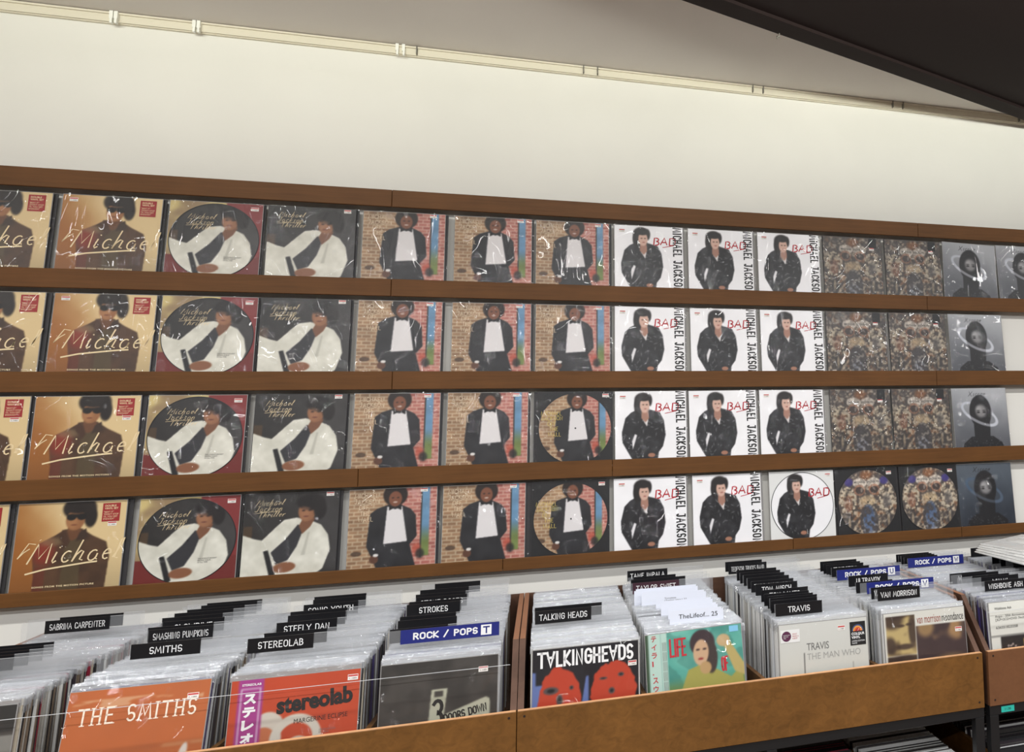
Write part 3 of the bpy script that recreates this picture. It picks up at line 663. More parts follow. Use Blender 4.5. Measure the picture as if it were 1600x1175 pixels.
rows = [
 (2.229-.021, 'top row', [('amber',-1.918),('amber',-1.575),('pd_white',-1.238),('white',-.905),('brick',-.565),('brick',-.215),('brick',.115),('bad',.453),('bad',.788),('bad',1.124),('gold',1.458),('gold',1.790),('hood',2.112),('hood',2.440)]),
 (1.848-.021, 'second row', [('amber',-1.900),('amber',-1.562),('pd_white',-1.231),('white',-.905),('brick',-.567),('brick',-.214),('brick',.118),('bad',.451),('bad',.791),('bad',1.123),('gold',1.453),('gold',1.785),('hood',2.119)]),
 (1.467-.021, 'third row', [('amber',-1.904),('amber',-1.576),('pd_white',-1.242),('white',-.901),('brick',-.562),('brick',-.221),('pd_brick',.128),('bad',.451),('bad',.777),('bad',1.104),('gold',1.451),('gold',1.774),('hood',2.105)]),
 (1.088-.018, 'bottom row', [('amber',-1.925),('amber',-1.586),('pd_white',-1.235),('white',-.908),('brick',-.560),('brick',-.226),('pd_brick',.112),('bad',.445),('bad',.784),('pd_bad',1.134),('pd_gold',1.462),('pd_gold',1.786),('hood',2.093)]),
]
desc = {'amber': 'amber record sleeve with red jacketed figure', 'pd_white': 'picture disc with white suited figure', 'white': 'square black sleeve with white suited figure',
 'brick': 'square brick patterned sleeve with dinner jacketed figure', 'pd_brick': 'round brick patterned disc with dinner jacketed figure', 'bad': 'white sleeve with black jacketed figure',
 'pd_bad': 'round white disc with black jacketed figure', 'gold': 'square sleeve crowded with gold ornament', 'pd_gold': 'round disc crowded with gold ornament', 'hood': 'grey sleeve with black hooded head'}
shortd = {'amber': 'amber sleeve', 'pd_white': 'white suited disc', 'white': 'white suited square sleeve', 'brick': 'square brick sleeve', 'pd_brick': 'round brick disc', 'bad': 'white sleeve', 'pd_bad': 'round white disc', 'gold': 'square gold sleeve', 'pd_gold': 'round gold disc'}
ordw = {1: [''], 2: ['left of the two', 'right of the two'], 3: ['left of the three', 'middle of the three', 'right of the three']}
fi = 0
for ri, (z, rn, items) in enumerate(rows):
    cnt = {}
    for k, _ in items: cnt[k] = cnt.get(k, 0)+1
    seen = {}
    for (k, x) in items:
        i = seen.get(k, 0); seen[k] = i+1
        w_ = ordw[cnt[k]][i]; lab = '%s, %s%s' % (desc[k], rn, (', '+w_) if w_ else '')
        if k == 'hood' and rn == 'bottom row': lab = 'dark slate'+lab[4:]
        lean = math.radians(4.5 if ri < 3 else 4.9); tilt = random.uniform(-.006, .006)
        if ri == 3 and k == 'pd_gold' and i == 0: tilt = -.02
        if k == 'hood' and ri == 0 and i == 0: tilt = .03
        yy = py(z)+.0235
        fi += 1
        album(k, lab, 'wall display: '+desc[k], x, yy, z+.001, lean, tilt, 99 if (k == 'hood' and ri == 3) else fi)
        # further copies tucked behind
        if (k, rn) not in ():
            dx = {'amber': .012, 'brick': .009, 'pd_brick': -.014, 'gold': .006, 'pd_gold': -.012}.get(k, .007)+random.uniform(-.003, .003)
            if k == 'hood': continue
            b = thing('record_sleeve', 'spare sealed sleeve tucked behind the %s, %s%s' % (shortd[k], rn, (', '+w_) if w_ else ''), 'record', (x+dx, yy+.008, z+.001), (-lean-.004, 0, 0), 'sleeves tucked behind the wall display')
            link('card', card_dark if k not in ('bad', 'pd_bad') else card_mesh, b); link('plastic_sleeve', films[(fi+3) % 7], b)

# ------------------------------------------------------------------ record bins
def bin_box(x0, x1, lab, mf, dividers, guard):
    o = thing('record_bin', lab, 'bin', ((x0+x1)/2, -.95, .615)); X0 = x0-(x0+x1)/2; X1 = -X0
    link('front_panel', bevelled('front_panel', X0, X1, 0, .015, 0, .183, mf, .001), o)
    link('edge_band', boxmesh('edge_band', [(X0+.002, X1-.002, .0015, .0145, .183, .1838)], M_edge), o)
    prof = [(.0152,0),(.0152,.181),(.17,.343),(.86,.343),(.86,0)]
    for a in (X0, X1-.018): 
        s = link('side_panel', prismx('side_panel', prof, a, a+.018, M_binin), o)
        link('edge_band', boxmesh('edge_band', [(a+.001, a+.017, .171, .859, .343, .3436)], mat('worn_edge', (150,104,76), .6)), s)
    link('back_panel', boxmesh('back_panel', [(X0+.018, X1-.018, .845, .86, 0, .343)], M_binin), o)
    link('base_board', boxmesh('base_board', [(X0+.018, X1-.018, .0152, .845, .0, .018)], M_binin), o)
    for xd in dividers:
        xx = xd-(x0+x1)/2; link('compartment_board', prismx('compartment_board', [(.0152,.018),(.0152,.175),(.845,.10),(.845,.018)], xx-.007, xx+.007, M_bin), o)
    sm = ring_mesh(0, .0035, M_screw, 10, -.0006)
    for sx in (X0+.02, X1-.02): 
        for sz in (.168, .02): link('screw', sm, o, (sx, -.0002, sz))
    if guard:
        g = link('acrylic_guard', boxmesh('acrylic_guard', [(X0+.02, X1-.02, .02, .0225, .018, .31)], M_acr), o)
        link('guard_edge', boxmesh('guard_edge', [(X0+.02, X1-.02, .0198, .0226, .3101, .3109)], M_pile), g)
    return o
bin_box(-1.60, -.0665, 'long brown hardboard record bin at the left below the ledges', M_bin, (-1.215,-.828,-.46), True)
bin_box(-.0645, 1.468, 'middle brown hardboard record bin holding four columns of records', M_bin, (.305,.69,1.09), False)
bin_box(1.490, 3.02, 'reddish brown record bin at the far right over a black frame', M_bin2, (1.885,2.26,2.64), True)

# black steel stands
def stand(x0, x1, lab, mids, rail_x1=None):
    o = thing('bin_stand', lab, 'stand', ((x0+x1)/2, -.95, 0)); c = (x0+x1)/2
    link('front_rail', bevelled('front_rail', x0-c, x1-c, .004, .034, .582, .6145, M_frame), o)
    link('back_rail', boxmesh('back_rail', [(x0-c, x1-c, .82, .85, .582, .6145)], M_frame), o)
    for x in (x0+.018, x1-.018)+tuple(mids):
        for y in (.02, .835): link('leg', bevelled('leg', x-c-.017, x-c+.017, y-.015, y+.015, 0, .5815, M_frame), o)
    for x in (x0+.018, x1-.018): link('side_rail', boxmesh('side_rail', [(x-c-.014, x-c+.014, .036, .819, .585, .6145)], M_frame), o)
    link('lower_shelf', boxmesh('lower_shelf', [(x0-c+.04, x1-c-.04, .04, .815, .08, .10)], M_frame), o)
    return o
stand(-1.60, -.0665, 'black steel stand under the left record bin', (-.83,))
stand(-.0645, 1.468, 'black steel stand under the middle record bin', (.70,))
s3 = stand(1.490, 3.02, 'black steel stand under the far right record bin, bearing a teal sticker', (2.25,))
c3 = (1.49+3.02)/2
st = link('teal_sticker', boxmesh('teal_sticker', [(0,.052,-.0006,0,0,.02)], M_tealstk), s3, (1.535-c3, .0038, .5885)); link('sticker_lettering', text_mesh('1138', .024, .008, M_letb), st, (.014, -.0008, .006))

# ---- sleeves in the bins
spine_cols = [(226,226,222),(210,212,214),(238,238,236),(46,44,46),(90,86,84),(176,172,164),(128,112,96),(60,52,58),(200,190,170),(150,40,60),(70,60,110),(230,230,228),(34,34,38),(188,190,192),(120,122,126)]
SM = []
for i, c in enumerate(spine_cols):
    SM.append(boxmesh('card', [(-.1575,.1575,0,.0036,0,.315)], mat('sleeve_card_%d' % i, c, .5)))
def rim_mesh(seed):
    r = np.random.RandomState(seed); v = []; f = []; n = 12
    for side, yb in ((0, -.0012), (1, .0048)):
        b = len(v)
        for i in range(n+1):
            x = -.160+.32*i/n
            v += [(x, yb, .300), (x, yb+r.uniform(-.0008,.0008), .3215+r.uniform(-.0022,.0022))]
        for i in range(n): f.append((b+2*i, b+2*i+2, b+2*i+3, b+2*i+1))
    for sx in (-.160, .160):
        b = len(v); v += [(sx, -.0012, .285), (sx, .0048, .285), (sx, .0048, .321), (sx, -.0012, .321)]; f.append((b, b+1, b+2, b+3))
    me = bpy.data.meshes.new('plastic_sleeve'); me.from_pydata(v, [], f); me.materials.append(M_rim); return me
rims = [rim_mesh(s) for s in range(6)]

cols = [ # key, x centre, colour word, front lean deg, palette bias
 ('grey', -1.4175, 'grey and black cover', 9, 'dark'), ('orange', -1.0125, 'plain orange cover with white serif capitals', 15, 'mix'), ('loops', -.6425, 'orange cover with rings and purple strip', 9, 'mix'),
 ('slate', -.2775, 'dark grey cover with a door plate', 8, 'mix'), ('heads', .1315, 'black cover with two red faces', 6, 'light'), ('teal', .4755, 'teal cover with a dark haired figure', 10, 'light'),
 ('pale', .8975, 'pale cover with thin grey letters', 4, 'light'), ('sepia', 1.2745, 'sepia cover of brown portraits', 5, 'light'), ('card', 1.687, 'white card label and black picture', 5, 'purple')]
bart = {'grey': art_grey, 'orange': art_orange, 'loops': art_loops, 'slate': art_slate, 'heads': art_heads, 'teal': art_teal, 'pale': art_pale, 'sepia': art_sepia, 'card': art_card}
ZB = .6345; YB = -.927
def front_album(key, x, word, lean):
    L = math.radians(lean)
    o = thing('record_sleeve', 'front record of its bin column, %s' % word, 'record', (x, YB, ZB+.002+(.012 if key in ('orange','teal') else 0)), (-L, 0, 0))
    if key == 'teal': o.rotation_euler = (-L, -.03, 0)
    link('card', card_mesh, o); link('printed_picture', art_mesh(bart[key]), o, (0, -.0003, .002))
    P = lambda u, v, e=0: (PX+u*.311, -.0009-e, PZ+v*.311)
    if key == 'grey': s = link('price_label', boxmesh('price_label', [(0,.05,-.0003,0,0,.03)], M_stk), o, P(.62, .68)); link('label_stripe', boxmesh('label_stripe', [(.004,.046,-.0005,-.0003,.012,.024)], M_black), s)
    if key == 'orange':
        me = caps('THE SMITHS', .262, .042, .0042, mat('cream_white_ink', (244,228,208), .5), gap=.32); link('title_lettering', me, o, P(.08, .73))
        V_ = []; F_ = []; xx_ = 0; tot_ = sum(G[c][0]+.32 for c in 'THE SMITHS')-.32; k_ = (.262-.0042)/tot_      # serifs on the upright strokes
        for c in 'THE SMITHS':
            for st_ in G[c][1]:
                for (a_, b_) in (st_[0], st_[-1]):
                    if c in 'HMIE' or (c == 'T' and b_ == 0):
                        if b_ not in (0, 1): continue
                        X_ = .0021+(xx_+a_)*k_; Z_ = .0012 if b_ == 0 else .0408; n_ = len(V_)
                        V_ += [(X_-.0055, -.0003, Z_-.0011), (X_+.0055, -.0003, Z_-.0011), (X_+.0055, -.0003, Z_+.0011), (X_-.0055, -.0003, Z_+.0011)]; F_.append((n_, n_+1, n_+2, n_+3))
            xx_ += G[c][0]+.32
        sf = bpy.data.meshes.new('serifs'); sf.from_pydata(V_, [], F_); sf.materials.append(me.materials[0]); link('title_serifs', sf, o, P(.08, .73)); sticker(o, PX+.84*.311, PZ+.855*.311)
    if key == 'loops':
        link('title_lettering', text_mesh('stereolab', .185, .045, M_letb, bold=.045), o, P(.36, .69), (0, -.06, 0)); link('subtitle_lettering', text_mesh('MARGERINE ECLIPSE', .13, .012, M_letb), o, P(.5, .6), (0, -.03, 0))
        link('small_lettering', text_mesh('STEREOLAB', .045, .006, M_letw, bold=.02), o, P(.08, .95))
        for i, ch in enumerate('ステレオラブ'):
            link('strip_lettering', text_mesh(ch, .03, .026, M_letw, bold=.06), o, P(.1, .8-i*.105))
        sticker(o, PX+.9*.311, PZ+.91*.311)
        link('small_lettering', text_mesh('LIMITED EDITION\nRED VINYL', .04, .011, M_grey), o, P(.7, .5))
    if key == 'slate':
        link('title_lettering', caps('DOORS DOWN', .118, .022, .0036, M_letb), o, P(.545, .455), (0, -.17, 0))
        link('numeral', caps('3', .034, .075, .0095, M_letb), o, P(.435, .425)); link('small_lettering', text_mesh('the better life', .088, .014, M_letw, spacing=1.2), o, P(.1, .44)); sticker(o, PX+.83*.311, PZ+.86*.311)
    if key == 'heads':
        link('title_lettering', caps('TALKINGHEADS', .285, .046, .0070, M_letw, gap=.24, upside=(1, 9)), o, P(.04, .83))
        sticker(o, PX+.9*.311, PZ+.77*.311)
    if key == 'teal':
        for i, ch in enumerate('テイラー・スウィフト'): link('strip_lettering', text_mesh(ch, .016 if ch not in 'ー・' else .004, .017 if ch != '・' else .004, M_red, bold=.02), o, P(.06, .93-i*.078))
        link('title_lettering', caps('LIFE', .056, .055, .006, M_red), o, P(.235, .76)); link('title_lettering', caps('OF', .024, .045, .005, M_red), o, P(.76, .56))
        link('blue_sticker', boxmesh('blue_sticker', [(0,.03,-.0003,0,0,.018)], M_bluestk), o, P(.87, .93))
        link('strip_print', text_mesh('\n'.join(['||||']*9), .012, .26, M_grey), o, P(.17, .08))
    if key == 'pale':
        link('title_lettering', text_mesh('TRAVIS', .078, .023, mat('mid_grey_ink', (112,112,110), .5), spacing=.95), o, P(.3, .72)); link('title_lettering', text_mesh('THE MAN WHO', .19, .02, mat('light_grey_ink', (164,164,160), .5)), o, P(.3, .625))
        b = link('black_sticker', boxmesh('black_sticker', [(0,.056,-.0003,0,0,.075)], M_black), o, P(.8, .72))
        for r_, c_ in ((.021, (66,84,130)), (.017, (226,160,70)), (.0125, (214,92,50)), (.008, (176,40,46))):
            me = ring_mesh(0, r_, mat('arch_%d' % int(r_*1e4), c_, .5), 24, -.0004-(.021-r_)*.02); v = np.empty(len(me.vertices)*3, np.float32); me.vertices.foreach_get('co', v); v = v.reshape(-1,3); v[:,2] = np.maximum(v[:,2], 0); me.vertices.foreach_set('co', v.ravel()); link('arch_print', me, b, (.028, 0, .045))
        link('sticker_lettering', text_mesh('COLOUR\nVINYL', .048, .02, M_letw, bold=.03), b, (.004, -.0012, .021)); link('sticker_lettering', text_mesh('LIMITED EDITION\nWHITE', .046, .012, M_letw), b, (.005, -.0012, .004))
        w2 = link('white_sticker', boxmesh('white_sticker', [(0,.066,-.0003,0,0,.04)], M_white), o, P(.015, .82)); link('round_logo', ring_mesh(0, .016, mat('plum_ink', (88,34,70), .5), 24), w2, (.02, -.0004, .02)); link('sticker_lettering', text_mesh('national\nalbum\nday', .022, .014, M_letw), w2, (.009, -.0012, .012)); link('sticker_lettering', text_mesh('WHAT\nMAKES A\nALBUM', .022, .018, M_red), w2, (.04, -.0006, .01))
        sticker(o, PX+.66*.311, PZ+.89*.311)
    if key == 'sepia':
        link('title_lettering', text_mesh('van morrison', .092, .026, mat('brick_red_ink', (156,84,70), .5), bold=.0), o, P(.4, .865)); link('title_lettering', text_mesh('moondance', .085, .026, M_letb), o, P(.71, .865)); sticker(o, PX+.87*.311, PZ+.74*.311)
    if key == 'card':
        link('label_lettering', text_mesh('Wishbone Ash', .07, .009, M_letb), o, P(.07, .92)); link('label_lettering', text_mesh('Argus - 50th Anniversary Edition\n[3LP+2CD+DVD 7inch+BOOK]', .17, .022, M_letb), o, P(.07, .79)); link('label_lettering', text_mesh('636551823258', .09, .009, M_letb), o, P(.07, .71))
    link('plastic_sleeve', films[cols.index(next(c for c in cols if c[0] == key)) % 7], o)
    return o

ORD = 'first second third fourth fifth sixth seventh eighth ninth tenth eleventh twelfth thirteenth fourteenth fifteenth sixteenth seventeenth eighteenth'.split()
stuffV = []; stuffF = []; stuffC = []
rimV = []; rimF = []
for ci, (key, x, word, lean, pal) in enumerate(cols):
    front_album(key, x, word, lean)
    r = random.Random(100+ci); ids = {'dark': [3,4,6,7,9,12,5,0,8], 'mix': [0,1,3,4,5,6,7,8,10,12,14,13], 'light': [0,1,2,11,13,5,2,11,3,14], 'purple': [10,7,9,3,0,1,6]}[pal]
    y = YB+.009; n_ind = 16; k = 0
    while y < -.135:
        t = (y-YB)/.75; L = math.radians(lean*(1-min(t*2.2, 1))+3.0*min(t*2.2, 1)) ; xx = x+r.uniform(-.0035,.0035); zz = ZB+r.choice((0,.002,.004,.007,.010))+.001
        if key == 'orange': zz += .012*(1-min(t*3, 1))
        i = r.choice(ids)
        if k < n_ind:
            o = thing('record_sleeve', '%s packed upright record behind the %s' % (ORD[k], word), 'record', (xx, y, zz), (-L, 0, 0), 'records packed behind the %s' % word)
            link('card', SM[i], o); link('plastic_sleeve', rims[k % 6], o)
        else:
            b = len(stuffV); cl, sl = math.cos(L), math.sin(L); hh = .315
            for (dx, dy, dz) in ((-.1575,0,0),(.1575,0,0),(.1575,.0036,0),(-.1575,.0036,0),(-.1575,0,hh),(.1575,0,hh),(.1575,.0036,hh),(-.1575,.0036,hh)):
                stuffV.append((xx+dx, y+dy*cl+dz*sl, zz+dz*cl-dy*sl))
            for q in ((4,5,6,7),(0,1,5,4),(1,2,6,5),(2,3,7,6),(3,0,4,7)): stuffF.append(tuple(b+j for j in q)); stuffC.append(i)
            b = len(rimV)
            for yb in (-.0012, .0048):
                for s in range(7):
                    dx = -.16+.32*s/6
                    for dz in (.302, .3215+r.uniform(-.002,.002)): rimV.append((xx+dx, y+yb*cl+dz*sl, zz+dz*cl-yb*sl))
            for h in (0, 14):
                for s in range(6): rimF.append((b+h+2*s, b+h+2*s+2, b+h+2*s+3, b+h+2*s+1))
        k += 1; y += .0072+r.uniform(-.0008,.0012)
def pack_one(x, y, z, L, i, r, rim=True):
    b = len(stuffV); cl, sl = math.cos(L), math.sin(L); hh = .315
    for (dx, dy, dz) in ((-.1575,0,0),(.1575,0,0),(.1575,.0036,0),(-.1575,.0036,0),(-.1575,0,hh),(.1575,0,hh),(.1575,.0036,hh),(-.1575,.0036,hh)):
        stuffV.append((x+dx, y+dy*cl+dz*sl, z+dz*cl-dy*sl))
    for q in ((4,5,6,7),(0,1,5,4),(1,2,6,5),(2,3,7,6),(3,0,4,7)): stuffF.append(tuple(b+j for j in q)); stuffC.append(i)
    if not rim: return
    b = len(rimV)
    for yb in (-.0012, .0048):
        for dx in (-.16, .16):
            for dz in (.302, .3215+r.uniform(-.002,.002)): rimV.append((x+dx, y+yb*cl+dz*sl, z+dz*cl-yb*sl))
    for h in (0, 4): rimF.append((b+h, b+h+2, b+h+3, b+h+1))
# two further columns in the far right bin, and the crates on the low shelves
r = random.Random(301)
for xc in (2.07, 2.45):
    y = YB+.01
    while y < -.14: pack_one(xc+r.uniform(-.003,.003), y, ZB+.002+r.uniform(0,.006), math.radians(4), r.choice([0,1,3,4,5,12,10]), r); y += .0078
CR = [(.915, [3,9,4,7,12,9,6]), (1.26, [2,0,3,2,11,4,2]), (1.7275, [12,3,7,2,3,4]), (2.07, [12,3,7,2,3])]
for xc, ids in CR:
    y = -.915
    while y < -.30: pack_one(xc+r.uniform(-.003,.003), y, .115, math.radians(10), r.choice(ids), r, rim=False); y += .0095
me = bpy.data.meshes.new('packed_records'); me.from_pydata(stuffV, [], stuffF)
for i, s in enumerate(SM): me.materials.append(s.materials[0])
me.polygons.foreach_set('material_index', stuffC); me.update()
o = link('packed_records', me); o['kind'] = 'stuff'; o['label'] = 'dense rows of further records filling the rear of the bins'; o['category'] = 'records'
me = bpy.data.meshes.new('plastic_rims'); me.from_pydata(rimV, [], rimF); me.materials.append(M_rim)
o2 = link('plastic_rims', me, o); o2['kind'] = 'stuff'

# ---- divider cards: clear plate with a coloured tab
def divider(x0, y, zt, wt, s, where, kind='black', off=0.0, lean=3.0, th=.040, letter=None, plate=True, colx=None):
    """x0: left end of the tab; plate spans the column"""
    L = math.radians(lean); cx = colx; H = zt-ZB-.002
    word = {'black': 'black', 'blue': 'wide blue', 'maroon': 'maroon'}[kind]
    o = thing('divider_card', where, 'divider', (cx, y-math.tan(L)*H, ZB+.002), (-L, 0, 0), 'divider cards in the record bins')
    link('plate', boxmesh('plate', [(-.156,.156,0,.0012,0,H)], M_clear), o)
    link('plate_edge', boxmesh('plate_edge', [(x0-cx+wt,.156,-.0002,.0014,H,H+.0007)], M_pile), o)
    m = {'black': M_tab, 'blue': M_blue, 'maroon': M_tabw}[kind]
    t = link('tab', boxmesh('tab', [(0,wt,-.0012,-.0002,0,th)], m), o, (x0-cx, 0, H-th))
    if s:
        ml = M_letw
        tw = min(wt*.86, .0118*len(s)+.008) if kind != 'blue' else wt*.66
        if kind == 'blue':
            link('lettering', caps(s, tw, th*.5, th*.105, ml), t, (wt*.12, -.0015, th*.25))
            q = link('letter_block', boxmesh('letter_block', [(0,.03,-.0004,0,0,th*.74)], M_letw), t, (wt*.81, -.0013, th*.13)); link('letter', caps(letter, .019, th*.52, th*.1, M_blue), q, (.006, -.0006, th*.11))
        else:
            link('lettering', caps(s, tw, th*.48, min(th*.1, tw/len(s)*.18), ml), t, ((wt-tw)/2, -.0015, th*.25))
    return o
C = {c[0]: c[1] for c in cols}
